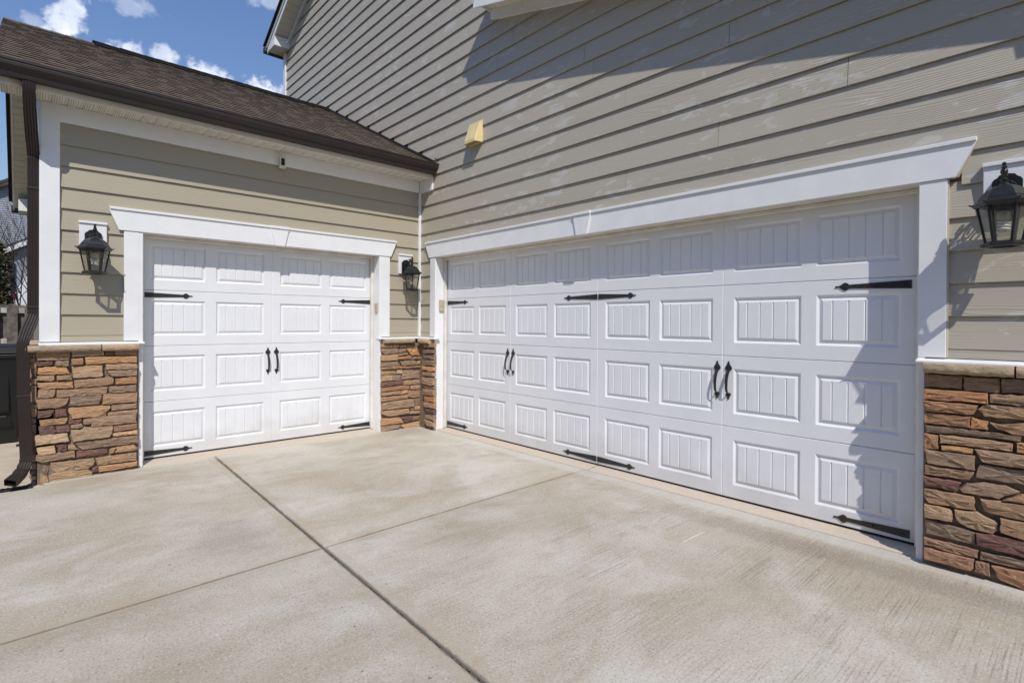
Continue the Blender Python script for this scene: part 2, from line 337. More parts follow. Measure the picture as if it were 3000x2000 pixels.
# traced outlines of the veneer stones: colour key, then u, z pairs in metres
LEFT = [
    ("o", [-3.913,1.068,-3.689,1.062,-3.689,1.028,-3.696,0.993,-3.7,0.986,-3.902,0.993,-3.913,1.037]),
    ("g", [-3.685,1.063,-3.462,1.061,-3.462,1.018,-3.677,1.012]),
    ("p", [-3.458,1.06,-3.388,1.062,-3.388,1.018,-3.455,1.018]),
    ("b", [-3.385,1.063,-3.221,1.061,-3.221,1.009,-3.385,1.016]),
    ("r", [-3.684,0.997,-3.602,1.0,-3.604,0.946,-3.679,0.944]),
    ("o", [-3.592,1.006,-3.545,1.009,-3.217,1.001,-3.216,0.943,-3.458,0.947,-3.581,0.942,-3.586,0.963]),
    ("p", [-3.905,0.988,-3.797,0.982,-3.801,0.947,-3.876,0.941,-3.902,0.94]),
    ("g", [-3.788,0.981,-3.698,0.981,-3.699,0.935,-3.787,0.942]),
    ("t", [-3.451,0.939,-3.216,0.934,-3.216,0.887,-3.445,0.889]),
    ("o", [-3.894,0.928,-3.847,0.935,-3.713,0.927,-3.703,0.9,-3.688,0.868,-3.886,0.87,-3.897,0.88]),
    ("t", [-3.682,0.932,-3.469,0.933,-3.466,0.84,-3.476,0.831,-3.672,0.83,-3.679,0.907]),
    ("g", [-3.44,0.884,-3.22,0.882,-3.22,0.824,-3.402,0.828,-3.428,0.856]),
    ("t", [-3.9,0.865,-3.794,0.861,-3.79,0.825,-3.807,0.813,-3.905,0.824]),
    ("g", [-3.781,0.858,-3.682,0.86,-3.678,0.818,-3.777,0.817]),
    ("o", [-3.902,0.807,-3.774,0.804,-3.67,0.808,-3.669,0.749,-3.754,0.75,-3.876,0.748,-3.899,0.77]),
    ("b", [-3.665,0.811,-3.509,0.821,-3.399,0.82,-3.387,0.798,-3.391,0.761,-3.454,0.748,-3.616,0.746,-3.658,0.744]),
    ("r", [-3.381,0.807,-3.22,0.817,-3.22,0.754,-3.372,0.754]),
    ("o", [-3.892,0.746,-3.785,0.741,-3.786,0.702,-3.8,0.676,-3.902,0.676,-3.898,0.707]),
    ("g", [-3.78,0.737,-3.665,0.734,-3.434,0.738,-3.435,0.68,-3.472,0.669,-3.685,0.671,-3.78,0.674]),
    ("b", [-3.426,0.739,-3.22,0.742,-3.22,0.678,-3.424,0.679]),
    ("b", [-3.908,0.668,-3.696,0.663,-3.709,0.618,-3.753,0.587,-3.898,0.585,-3.906,0.626]),
    ("g", [-3.689,0.67,-3.472,0.665,-3.475,0.628,-3.494,0.588,-3.709,0.592]),
    ("o", [-3.464,0.671,-3.218,0.671,-3.22,0.585,-3.361,0.585,-3.468,0.585]),
    ("g", [-3.408,0.572,-3.216,0.573,-3.22,0.527,-3.406,0.521]),
    ("p", [-3.9,0.575,-3.8,0.573,-3.792,0.562,-3.804,0.536,-3.82,0.515,-3.895,0.511]),
    ("p", [-3.79,0.576,-3.713,0.575,-3.71,0.513,-3.787,0.507]),
    ("o", [-3.702,0.578,-3.563,0.573,-3.413,0.574,-3.409,0.552,-3.435,0.523,-3.501,0.478,-3.678,0.486,-3.698,0.538]),
    ("t", [-3.438,0.513,-3.214,0.511,-3.214,0.479,-3.435,0.48]),
    ("r", [-3.479,0.516,-3.44,0.516,-3.446,0.482,-3.494,0.478]),
    ("o", [-3.889,0.497,-3.787,0.494,-3.702,0.497,-3.706,0.471,-3.726,0.446,-3.879,0.439]),
    ("p", [-3.702,0.479,-3.619,0.483,-3.61,0.459,-3.616,0.437,-3.695,0.435]),
    ("g", [-3.604,0.467,-3.49,0.482,-3.222,0.474,-3.221,0.397,-3.398,0.396,-3.545,0.396,-3.548,0.424,-3.598,0.423]),
    ("p", [-3.892,0.441,-3.794,0.437,-3.781,0.387,-3.79,0.37,-3.885,0.37]),
    ("p", [-3.784,0.431,-3.699,0.434,-3.691,0.411,-3.695,0.375,-3.779,0.375]),
    ("g", [-3.686,0.427,-3.609,0.433,-3.601,0.399,-3.685,0.392]),
    ("t", [-3.684,0.387,-3.623,0.383,-3.594,0.398,-3.508,0.39,-3.394,0.386,-3.401,0.332,-3.416,0.291,-3.544,0.289,-3.671,0.284,-3.685,0.342]),
    ("r", [-3.39,0.385,-3.217,0.387,-3.217,0.339,-3.39,0.329]),
    ("l", [-3.402,0.321,-3.211,0.322,-3.211,0.286,-3.394,0.288]),
    ("l", [-3.913,0.368,-3.885,0.371,-3.706,0.364,-3.698,0.32,-3.692,0.294,-3.82,0.292,-3.914,0.288]),
    ("l", [-3.906,0.269,-3.79,0.273,-3.785,0.206,-3.889,0.206,-3.905,0.239]),
    ("p", [-3.781,0.272,-3.711,0.27,-3.711,0.212,-3.76,0.22]),
    ("g", [-3.703,0.256,-3.675,0.278,-3.632,0.209,-3.702,0.22]),
    ("b", [-3.667,0.279,-3.472,0.279,-3.209,0.276,-3.207,0.204,-3.398,0.209,-3.608,0.205,-3.636,0.232]),
    ("b", [-3.908,0.209,-3.787,0.203,-3.657,0.206,-3.655,0.147,-3.787,0.148,-3.875,0.143,-3.911,0.166]),
    ("p", [-3.65,0.202,-3.435,0.188,-3.427,0.148,-3.533,0.138,-3.65,0.142]),
    ("o", [-3.417,0.184,-3.375,0.191,-3.389,0.142,-3.418,0.142]),
    ("o", [-3.371,0.195,-3.241,0.197,-3.219,0.172,-3.221,0.144,-3.386,0.139]),
    ("b", [-3.87,0.12,-3.836,0.11,-3.826,0.073,-3.846,0.028,-3.869,0.063]),
    ("t", [-3.823,0.129,-3.685,0.126,-3.526,0.116,-3.522,0.09,-3.533,0.056,-3.569,0.03,-3.685,0.03,-3.776,0.033,-3.816,0.084]),
    ("o", [-3.518,0.117,-3.36,0.124,-3.219,0.122,-3.217,0.047,-3.36,0.049,-3.501,0.052]),
    ("p", [-3.543,0.031,-3.501,0.043,-3.499,-0.001,-3.54,-0.003]),
    ("o", [-3.499,0.043,-3.215,0.037,-3.213,-0.002,-3.493,-0.009]),
    ("t", [-3.884,0.049,-3.836,0.022,-3.829,-0.014,-3.839,-0.06,-3.885,-0.059]),
    ("t", [-3.826,0.024,-3.78,0.038,-3.565,0.025,-3.54,-0.003,-3.54,-0.061,-3.826,-0.062]),
    ("b", [-3.533,-0.017,-3.213,-0.02,-3.213,-0.058,-3.533,-0.063]),
]
MIDA = [
    ("b", [-0.735,1.051,-0.584,1.047,-0.586,1.006,-0.733,1.011]),
    ("o", [-0.579,1.047,-0.485,1.041,-0.489,1.008,-0.574,1.006]),
    ("r", [-0.478,1.04,-0.378,1.038,-0.378,0.998,-0.477,1.001]),
    ("b", [-0.373,1.045,-0.162,1.046,-0.167,0.995,-0.371,0.998]),
    ("g", [-0.733,1.004,-0.494,0.999,-0.502,0.938,-0.69,0.927,-0.733,0.965]),
    ("g", [-0.494,0.984,-0.393,0.99,-0.378,0.949,-0.489,0.942]),
    ("o", [-0.386,0.992,-0.164,0.992,-0.159,0.895,-0.3,0.9,-0.342,0.934]),
    ("b", [-0.489,0.935,-0.373,0.937,-0.364,0.909,-0.494,0.9]),
    ("o", [-0.733,0.916,-0.504,0.921,-0.517,0.847,-0.733,0.847]),
    ("r", [-0.509,0.892,-0.306,0.897,-0.308,0.851,-0.509,0.852]),
    ("b", [-0.297,0.879,-0.161,0.881,-0.161,0.845,-0.297,0.846]),
    ("g", [-0.732,0.83,-0.514,0.835,-0.483,0.79,-0.493,0.771,-0.732,0.774]),
    ("g", [-0.473,0.827,-0.29,0.841,-0.235,0.823,-0.23,0.775,-0.443,0.773]),
    ("o", [-0.219,0.831,-0.161,0.833,-0.161,0.781,-0.224,0.78]),
    ("r", [-0.732,0.768,-0.392,0.766,-0.387,0.739,-0.732,0.74]),
    ("b", [-0.38,0.761,-0.168,0.765,-0.171,0.736,-0.377,0.738]),
    ("g", [-0.732,0.732,-0.533,0.729,-0.528,0.676,-0.732,0.671]),
    ("l", [-0.523,0.728,-0.443,0.731,-0.448,0.673,-0.523,0.676]),
    ("g", [-0.435,0.724,-0.173,0.727,-0.162,0.599,-0.452,0.601]),
    ("t", [-0.732,0.663,-0.577,0.666,-0.584,0.597,-0.727,0.594]),
    ("g", [-0.57,0.661,-0.458,0.663,-0.46,0.593,-0.577,0.596]),
    ("p", [-0.731,0.581,-0.437,0.591,-0.432,0.539,-0.731,0.527]),
    ("g", [-0.427,0.581,-0.167,0.583,-0.165,0.522,-0.422,0.528]),
    ("r", [-0.728,0.517,-0.421,0.523,-0.338,0.52,-0.332,0.467,-0.726,0.465]),
    ("g", [-0.327,0.512,-0.172,0.511,-0.154,0.467,-0.214,0.453,-0.324,0.467]),
    ("g", [-0.731,0.452,-0.472,0.456,-0.459,0.418,-0.728,0.413]),
    ("t", [-0.454,0.455,-0.365,0.459,-0.368,0.412,-0.451,0.411]),
    ("b", [-0.36,0.452,-0.163,0.454,-0.164,0.358,-0.277,0.351,-0.354,0.376]),
    ("o", [-0.727,0.398,-0.355,0.4,-0.352,0.353,-0.727,0.345]),
    ("g", [-0.725,0.327,-0.58,0.337,-0.277,0.339,-0.274,0.238,-0.715,0.24]),
    ("b", [-0.269,0.336,-0.155,0.341,-0.147,0.252,-0.266,0.251]),
    ("o", [-0.266,0.242,-0.149,0.245,-0.145,0.188,-0.263,0.196]),
    ("t", [-0.326,0.218,-0.271,0.224,-0.274,0.193,-0.328,0.199]),
    ("g", [-0.729,0.225,-0.338,0.228,-0.341,0.155,-0.638,0.154,-0.725,0.19]),
    ("t", [-0.331,0.187,-0.145,0.181,-0.141,0.138,-0.327,0.145]),
    ("o", [-0.729,0.13,-0.47,0.126,-0.407,0.047,-0.729,0.048]),
    ("p", [-0.463,0.125,-0.296,0.123,-0.294,0.06,-0.399,0.051]),
    ("b", [-0.289,0.114,-0.17,0.109,-0.157,0.062,-0.285,0.059]),
    ("t", [-0.729,0.035,-0.469,0.029,-0.477,-0.015,-0.723,-0.032]),
    ("t", [-0.459,0.018,-0.18,0.038,-0.148,-0.037,-0.398,-0.041]),
]
MIDB = [
    ("b", [-0.389,1.049,-0.628,1.065,-0.624,1.016,-0.394,1.003]),
    ("d", [-0.383,0.982,-0.624,0.987,-0.617,0.938,-0.387,0.923]),
    ("b", [-0.387,0.911,-0.629,0.923,-0.63,0.86,-0.395,0.865]),
    ("d", [-0.384,0.844,-0.63,0.854,-0.63,0.783,-0.388,0.776]),
    ("o", [-0.369,0.766,-0.631,0.767,-0.626,0.722,-0.562,0.709,-0.376,0.722]),
    ("b", [-0.373,0.691,-0.601,0.703,-0.627,0.653,-0.381,0.642]),
    ("t", [-0.376,0.624,-0.632,0.632,-0.632,0.545,-0.548,0.529,-0.377,0.544]),
    ("r", [-0.397,0.515,-0.633,0.528,-0.633,0.498,-0.438,0.488]),
    ("b", [-0.394,0.479,-0.633,0.493,-0.634,0.411,-0.402,0.405]),
    ("r", [-0.399,0.395,-0.629,0.402,-0.63,0.324,-0.408,0.321]),
    ("b", [-0.4,0.311,-0.634,0.316,-0.635,0.252,-0.412,0.246]),
    ("p", [-0.42,0.234,-0.635,0.239,-0.636,0.174,-0.42,0.172]),
    ("g", [-0.429,0.151,-0.631,0.169,-0.632,0.091,-0.442,0.1]),
    ("t", [-0.429,0.089,-0.632,0.074,-0.637,0.024,-0.506,0.014]),
]
RIGHT = [
    ("b", [-5.5,1.049,-5.671,1.05,-5.669,0.978,-5.502,0.98]),
    ("b", [-5.672,1.048,-5.821,1.05,-5.82,0.972,-5.675,0.974]),
    ("d", [-5.824,1.05,-5.974,1.051,-5.975,0.981,-5.824,0.973]),
    ("r", [-5.502,0.966,-5.642,0.966,-5.772,0.967,-5.774,0.912,-5.643,0.91,-5.502,0.907]),
    ("g", [-5.775,0.963,-5.975,0.972,-5.975,0.916,-5.78,0.915]),
    ("r", [-5.5,0.9,-5.609,0.898,-5.739,0.901,-5.718,0.844,-5.603,0.842,-5.503,0.84]),
    ("g", [-5.733,0.88,-5.752,0.905,-5.914,0.91,-5.976,0.911,-5.976,0.847,-5.914,0.845,-5.759,0.841]),
    ("r", [-5.504,0.832,-5.702,0.834,-5.703,0.769,-5.503,0.772]),
    ("r", [-5.707,0.83,-5.777,0.815,-5.778,0.772,-5.703,0.771]),
    ("b", [-5.78,0.811,-5.847,0.808,-5.914,0.831,-5.976,0.832,-5.977,0.763,-5.892,0.761,-5.811,0.783]),
    ("d", [-5.503,0.758,-5.725,0.765,-5.903,0.757,-5.902,0.731,-5.709,0.728,-5.507,0.719]),
    ("r", [-5.505,0.714,-5.568,0.711,-5.566,0.63,-5.506,0.626]),
    ("g", [-5.574,0.717,-5.874,0.72,-5.872,0.674,-5.574,0.671]),
    ("o", [-5.579,0.661,-5.716,0.662,-5.712,0.634,-5.581,0.629]),
    ("o", [-5.886,0.722,-5.977,0.727,-5.977,0.676,-5.888,0.671]),
    ("g", [-5.504,0.624,-5.611,0.624,-5.726,0.628,-5.722,0.547,-5.522,0.545]),
    ("g", [-5.723,0.663,-5.854,0.664,-5.977,0.668,-5.978,0.598,-5.893,0.598,-5.755,0.596]),
    ("b", [-5.505,0.533,-5.718,0.538,-5.718,0.532,-5.705,0.489,-5.505,0.48]),
    ("g", [-5.733,0.562,-5.742,0.583,-5.916,0.584,-5.978,0.586,-5.978,0.512,-5.917,0.513,-5.729,0.507]),
    ("p", [-5.505,0.469,-5.667,0.468,-5.647,0.416,-5.51,0.416]),
    ("g", [-5.661,0.431,-5.688,0.468,-5.761,0.49,-5.842,0.493,-5.902,0.471,-5.823,0.417,-5.671,0.413]),
    ("b", [-5.833,0.416,-5.907,0.46,-5.976,0.461,-5.976,0.414,-5.917,0.415]),
    ("o", [-5.506,0.401,-5.622,0.404,-5.719,0.405,-5.727,0.329,-5.623,0.327,-5.521,0.323,-5.506,0.357]),
    ("o", [-5.748,0.399,-5.917,0.412,-5.976,0.414,-5.977,0.324,-5.918,0.324,-5.766,0.337]),
    ("t", [-5.507,0.315,-5.619,0.312,-5.633,0.288,-5.633,0.243,-5.509,0.238]),
    ("t", [-5.641,0.315,-5.736,0.325,-5.819,0.291,-5.816,0.247,-5.802,0.226,-5.69,0.232,-5.648,0.261]),
    ("b", [-5.824,0.319,-5.918,0.319,-5.977,0.316,-5.977,0.234,-5.919,0.233,-5.828,0.246]),
    ("g", [-5.511,0.227,-5.624,0.223,-5.727,0.212,-5.728,0.146,-5.624,0.146,-5.512,0.143]),
    ("p", [-5.733,0.214,-5.796,0.224,-5.919,0.227,-5.977,0.225,-5.978,0.143,-5.919,0.143,-5.734,0.15]),
    ("r", [-5.508,0.119,-5.624,0.123,-5.742,0.124,-5.739,0.076,-5.674,0.07,-5.508,0.081]),
    ("b", [-5.747,0.119,-5.92,0.126,-5.978,0.126,-5.979,0.073,-5.92,0.076,-5.745,0.076]),
    ("r", [-5.508,0.067,-5.625,0.069,-5.729,0.071,-5.716,0.002,-5.511,0.007]),
    ("r", [-5.732,0.063,-5.784,0.063,-5.791,0.0,-5.725,0.001]),
    ("r", [-5.795,0.058,-5.92,0.068,-5.979,0.064,-5.979,-0.026,-5.921,-0.025,-5.827,-0.01,-5.814,0.009]),
]

# ------------------------------------------------------------------ helpers
def FA(u, w, z): return (u, -w, z)          # single-door wall: u along x, w out of the wall
def FB(u, w, z): return (-w, u, z)          # double-door wall: u along y, w out of the wall


class MB:
    def __init__(s): s.v = []; s.f = []; s.mi = []; s.mats = []; s.tone = {}

    def m(s, name):
        if name not in s.mats: s.mats.append(name)
        return s.mats.index(name)

    def add(s, vs, fs, mat_name, tone=None):
        o = len(s.v); s.v += [tuple(x) for x in vs]; i = s.m(mat_name)
        if tone is not None:
            for q in range(o, o + len(vs)): s.tone[q] = tone
        for f in fs: s.f.append(tuple(o + q for q in f)); s.mi.append(i)

    def box(s, a, b, mat_name, tone=None):
        x0, y0, z0 = (min(a[i], b[i]) for i in range(3)); x1, y1, z1 = (max(a[i], b[i]) for i in range(3))
        s.add([(x0, y0, z0), (x1, y0, z0), (x1, y1, z0), (x0, y1, z0), (x0, y0, z1), (x1, y0, z1), (x1, y1, z1), (x0, y1, z1)],
              [(0, 3, 2, 1), (4, 5, 6, 7), (0, 1, 5, 4), (1, 2, 6, 5), (2, 3, 7, 6), (3, 0, 4, 7)], mat_name, tone)

    def fbox(s, F, u0, u1, w0, w1, z0, z1, mat_name):
        s.box(F(u0, w0, z0), F(u1, w1, z1), mat_name)

    def prism(s, F, poly, w0, w1, mat_name):
        """polygon of (u, z) extruded between w0 and w1"""
        n = len(poly)
        vs = [F(u, w0, z) for u, z in poly] + [F(u, w1, z) for u, z in poly]
        fs = [tuple(range(n))[::-1], tuple(range(n, 2 * n))] + [(i, (i + 1) % n, n + (i + 1) % n, n + i) for i in range(n)]
        s.add(vs, fs, mat_name)

    def extrude(s, prof, p0, p1, mat_name):
        """closed profile of 3-D points swept from offset p0 to p1"""
        n = len(prof)
        vs = [tuple(Vector(q) + Vector(p0)) for q in prof] + [tuple(Vector(q) + Vector(p1)) for q in prof]
        fs = [tuple(range(n))[::-1], tuple(range(n, 2 * n))] + [(i, (i + 1) % n, n + (i + 1) % n, n + i) for i in range(n)]
        s.add(vs, fs, mat_name)

    def tube(s, pts, rad, mat_name, n=8, cap=True):
        pts = [Vector(p) for p in pts]; rad = rad if isinstance(rad, (list, tuple)) else [rad] * len(pts)
        vs = []; up = Vector((0, 0, 1))
        t0 = (pts[1] - pts[0]).normalized(); a = t0.cross(up if abs(t0.z) < 0.9 else Vector((1, 0, 0))).normalized()
        for i, p in enumerate(pts):
            t = (pts[min(i + 1, len(pts) - 1)] - pts[max(i - 1, 0)]).normalized()
            a = (a - t * a.dot(t)).normalized(); b = t.cross(a)
            vs += [tuple(p + (a * math.cos(6.28318 * j / n) + b * math.sin(6.28318 * j / n)) * rad[i]) for j in range(n)]
        fs = [(i * n + j, i * n + (j + 1) % n, (i + 1) * n + (j + 1) % n, (i + 1) * n + j) for i in range(len(pts) - 1) for j in range(n)]
        if cap: fs += [tuple(range(n))[::-1], tuple(range((len(pts) - 1) * n, len(pts) * n))]
        s.add(vs, fs, mat_name)

    def rings(s, levels, center, n, mat_name, rot=0.0, cap=True):
        """stack of n-gons: levels of (radius, z)"""
        vs = [(center[0] + r * math.cos(rot + 6.28318 * j / n), center[1] + r * math.sin(rot + 6.28318 * j / n), z) for r, z in levels for j in range(n)]
        L = len(levels)
        fs = [(i * n + j, i * n + (j + 1) % n, (i + 1) * n + (j + 1) % n, (i + 1) * n + j) for i in range(L - 1) for j in range(n)]
        if cap: fs += [tuple(range(n))[::-1], tuple(range((L - 1) * n, L * n))]
        s.add(vs, fs, mat_name)

    def mesh(s, name, smooth=None, fix=True):
        me = bpy.data.meshes.new(name); me.from_pydata(s.v, [], s.f)
        for q in s.mats: me.materials.append(MATS[q])
        me.polygons.foreach_set('material_index', s.mi)
        if s.tone:
            at = me.attributes.new('tone', 'FLOAT', 'POINT')
            for q, v in s.tone.items(): at.data[q].value = v
        if fix:
            bm = bmesh.new(); bm.from_mesh(me); bmesh.ops.recalc_face_normals(bm, faces=bm.faces); bm.to_mesh(me); bm.free()
        if smooth is not None:
            me.polygons.foreach_set('use_smooth', [True] * len(me.polygons))
            me.set_sharp_from_angle(angle=R(smooth))
        me.update()
        return me

    def build(s, name, parent=None, bevel=0.0, smooth=None, fix=True, kind=None, label=None):
        o = bpy.data.objects.new(name, s.mesh(name, smooth, fix)); col.objects.link(o)
        if parent is not None:
            o.parent = parent
            q = parent; off = Vector((0, 0, 0))
            while q is not None: off += q.location; q = q.parent
            o.location = -off
        if bevel:
            b = o.modifiers.new('bevel', 'BEVEL'); b.width = bevel; b.segments = 2; b.limit_method = 'ANGLE'; b.angle_limit = R(40)
        if kind: o['kind'] = kind
        if label: o['label'] = label
        return o


def thing(name, label, cat, loc=(0, 0, 0), group=None):
    o = bpy.data.objects.new(name, None); col.objects.link(o); o.location = loc; o.empty_display_size = 0.2
    o['label'] = label; o['category'] = cat
    if group: o['group'] = group
    return o


def part_empty(name, parent):
    o = bpy.data.objects.new(name, None); col.objects.link(o); o.parent = parent; o.empty_display_size = 0.1
    q = parent; off = Vector((0, 0, 0))
    while q is not None: off += q.location; q = q.parent
    o.location = -off
    return o


def simple(name, parent, mat_name, F, boxes, bevel=0.003, label=None):
    m = MB()
    for b in boxes: m.fbox(F, *b, mat_name)
    return m.build(name, parent, bevel=bevel, label=label)


# ------------------------------------------------------------------ ground and driveway
def gz(x, y): return -0.030


def ground_height(x, y):
    if y < 8.0: return -0.10
    return -0.10 + 1.25 * min(1.0, (y - 8.0) / 6.0)


def build_ground():
    m = MB(); xs = [-260, -60, -20, -10, -6, -3, 0, 6, 20, 60, 260]; ys = [-260, -60, -20, -8, 0, 4, 7.9, 9, 10, 11, 12, 13, 14, 17, 25, 50, 120, 260]
    vs = [(x, y, ground_height(x, y)) for y in ys for x in xs]; n = len(xs)
    m.add(vs, [(j * n + i, j * n + i + 1, (j + 1) * n + i + 1, (j + 1) * n + i) for j in range(len(ys) - 1) for i in range(n - 1)], 'soil')
    o = m.build('ground', fix=False); o['kind'] = 'structure'


build_ground()
J1 = lambda y: -2.569 + 0.0287 * y
J2 = lambda x: -2.973 + 0.0215 * x


def slab(parent, corners, z=-0.030, rad=0.006, name='slab', mat_name='concrete'):
    """a poured slab with tooled, rolled edges; corners run counter-clockwise"""
    m = MB(); n = len(corners); c = [Vector((x, y)) for x, y in corners]

    def inset(d):
        out = []
        for i in range(n):
            p, q, r = c[i - 1], c[i], c[(i + 1) % n]
            e1 = (q - p).normalized(); e2 = (r - q).normalized()
            n1 = Vector((-e1.y, e1.x)); n2 = Vector((-e2.y, e2.x))
            d1 = d2 = d
            den = n1.x * n2.y - n1.y * n2.x
            out.append(q + Vector(((d1 * n2.y - d2 * n1.y) / den, (d2 * n1.x - d1 * n2.x) / den)))
        return out
    prof = [(0.0, -0.10), (0.0, -rad)] + [(rad * (1 - math.cos(a)), -rad * (1 - math.sin(a))) for a in (R(25), R(50), R(72), R(90))]
    vs = [];
    for d, h in prof: vs += [(p.x, p.y, z + h) for p in inset(d)]
    L = len(prof)
    fs = [(i * n + j, i * n + (j + 1) % n, (i + 1) * n + (j + 1) % n, (i + 1) * n + j) for i in range(L - 1) for j in range(n)]
    fs.append(tuple(range((L - 1) * n, L * n)))
    m.add(vs, fs, mat_name)
    return m.build(name, parent, smooth=50)


drive = bpy.data.objects.new('driveway', None); col.objects.link(drive); drive['kind'] = 'structure'; drive.location = (-2, -3, -0.1)
g = 0.0065; h2 = 0.0045
yA_edge, xB_edge = -0.205, -0.145
slab(drive, [(J1(-3) + g, J2(J1(-3)) + h2), (xB_edge, J2(xB_edge) + h2), (xB_edge, yA_edge), (J1(0) + g, yA_edge)])
slab(drive, [(-4.55, J2(-4.55) + h2), (J1(-3) - g, J2(J1(-3)) + h2), (J1(0) - g, yA_edge), (-3.86, yA_edge), (-3.86, -0.36), (-4.55, -0.40)])
slab(drive, [(J1(-7.5) + g * 1.4, -7.5), (xB_edge, -7.5), (xB_edge, J2(xB_edge) - h2), (J1(-3) + g, J2(J1(-3)) - h2)])
slab(drive, [(-4.55, -7.5), (J1(-7.5) - g * 1.4, -7.5), (J1(-3) - g, J2(J1(-3)) - h2), (-4.55, J2(-4.55) - h2)])
m = MB(); m.box((-4.55, -7.5, -0.09), (-0.12, -0.19, -0.058), 'joint_fill'); m.build('joint_filler', drive)
# leaf crumbs and grit caught in the long joint
m = MB()
for i in range(260):
    y = random.uniform(-5.2, -0.3); x = J1(y) + random.gauss(0, 0.003); r = random.uniform(0.0015, 0.0042)
    m.box((x - r, y - r * 1.5, -0.059), (x + r, y + r * 1.5, -0.046 + r * 1.5), random.choice(['bark', 'joint_fill', 'fence_wood', 'joint_fill', 'bark']))
o = m.build('joint_debris', drive, fix=False); o['kind'] = 'stuff'
walk = bpy.data.objects.new('side_path', None); col.objects.link(walk); walk['kind'] = 'structure'; walk.location = (-5, 2, -0.1)
slab(walk, [(-5.2, -0.41), (-3.86, -0.345), (-3.86, 6.5), (-5.2, 6.5)], z=-0.045, mat_name='walk')
drain = MB(); drain.box((-4.16, -0.30, -0.05), (-3.93, -0.235, -0.028), 'rubber')
for i in range(7): drain.box((-4.15 + i * 0.032, -0.292, -0.028), (-4.13 + i * 0.032, -0.243, -0.024), 'bin_plastic')
o = drain.build('channel_drain', walk, label='short black channel drain at the foot of the stone pillar')

# ------------------------------------------------------------------ the house
house = thing('house', 'tan clapboard house with white carriage garage doors, stone-faced pillars and brown shingle roof', 'house', (-2.0, 3.0, 0))
YS, YT, XS, XT = 0.165, 0.19, 0.145, 0.17         # out-of-wall distance of siding and trim on the two walls
COURSE = [1.195 + 0.1822 * i for i in range(-1, 50)]   # lower edge of each clapboard


def roofA(y): return 3.335 + 0.5 * (y + 0.5) if y < 2.80 else 4.985 - 0.5 * (y - 2.80)


def gable_top(y): return 6.79 - 0.53 * (y - 4.585) if y > -1.2 else 6.79 + 0.53 * (y + 6.985)


m = MB()          # sheathing behind the boards
m.box((-3.865, -0.150, -0.2), (-3.20, 0.10, 3.30), 'mortar'); m.box((-0.71, -0.150, -0.2), (0.1, 0.10, 3.30), 'mortar'); m.box((-3.20, -0.150, 2.19), (-0.71, 0.10, 3.30), 'mortar')
m.box((-3.865, 0.10, -0.2), (-3.76, 5.75, 3.25), 'siding_warm'); m.box((-3.865, 5.65, -0.2), (0.0, 5.75, 3.25), 'siding_warm')
m.add([(-3.865, -0.1, 3.25), (-3.865, 5.75, 3.25), (-3.865, 2.8, 4.85)], [(0, 1, 2)], 'siding_warm')
m.build('wall', house)
m = MB()
m.box((-0.130, -0.55, -0.2), (0.1, -0.14, 3.0), 'mortar'); m.box((-0.130, -7.6, -0.2), (0.1, -5.49, 3.0), 'mortar'); m.box((-0.130, -5.49, 2.19), (0.1, -0.55, 3.0), 'mortar')
m.prism(FB, [(4.79, 2.9), (4.79, gable_top(4.79) - 0.02), (-1.2, gable_top(-1.2)), (-7.6, gable_top(-7.6)), (-7.6, 3.0), (-0.1, 3.0), (-0.1, 2.9)], -0.1, 0.128, 'mortar')
m.box((-0.128, 4.79, -0.2), (8, 4.70, 6.5), 'siding_grey'); m.box((0.1, -7.6, -0.2), (8, -7.5, 6.3), 'siding_grey')
m.build('wall', house)


def board(F, u0, u1, z0, w, mat_name, z1=None, cut=None):
    """one lap-siding board: thick lower edge, leaning back under the board above"""
    h = 0.205 if z1 is None else z1 - z0
    m = MB(); pr = [(w - 0.016, z0 + 0.022), (w - 0.0005, z0 + 0.022), (w - 0.0005, z0), (w + 0.008, z0), (w + 0.0085, z0 + 0.003), (w - 0.0105 + 0.019 * (1 - h / 0.205), z0 + h), (w - 0.016, z0 + h)]
    a, b = (u0, u1) if cut is None else cut
    n = len(pr)
    vs = [F(u0 + (a - u0) * (z - z0) / h, ww, z) for ww, z in pr] + [F(u1 + (b - u1) * (z - z0) / h, ww, z) for ww, z in pr]
    m.add(vs, [tuple(range(n))[::-1], tuple(range(n, 2 * n))] + [(i, (i + 1) % n, n + (i + 1) % n, n + i) for i in range(n)], mat_name)
    return m.build('siding_board', house)


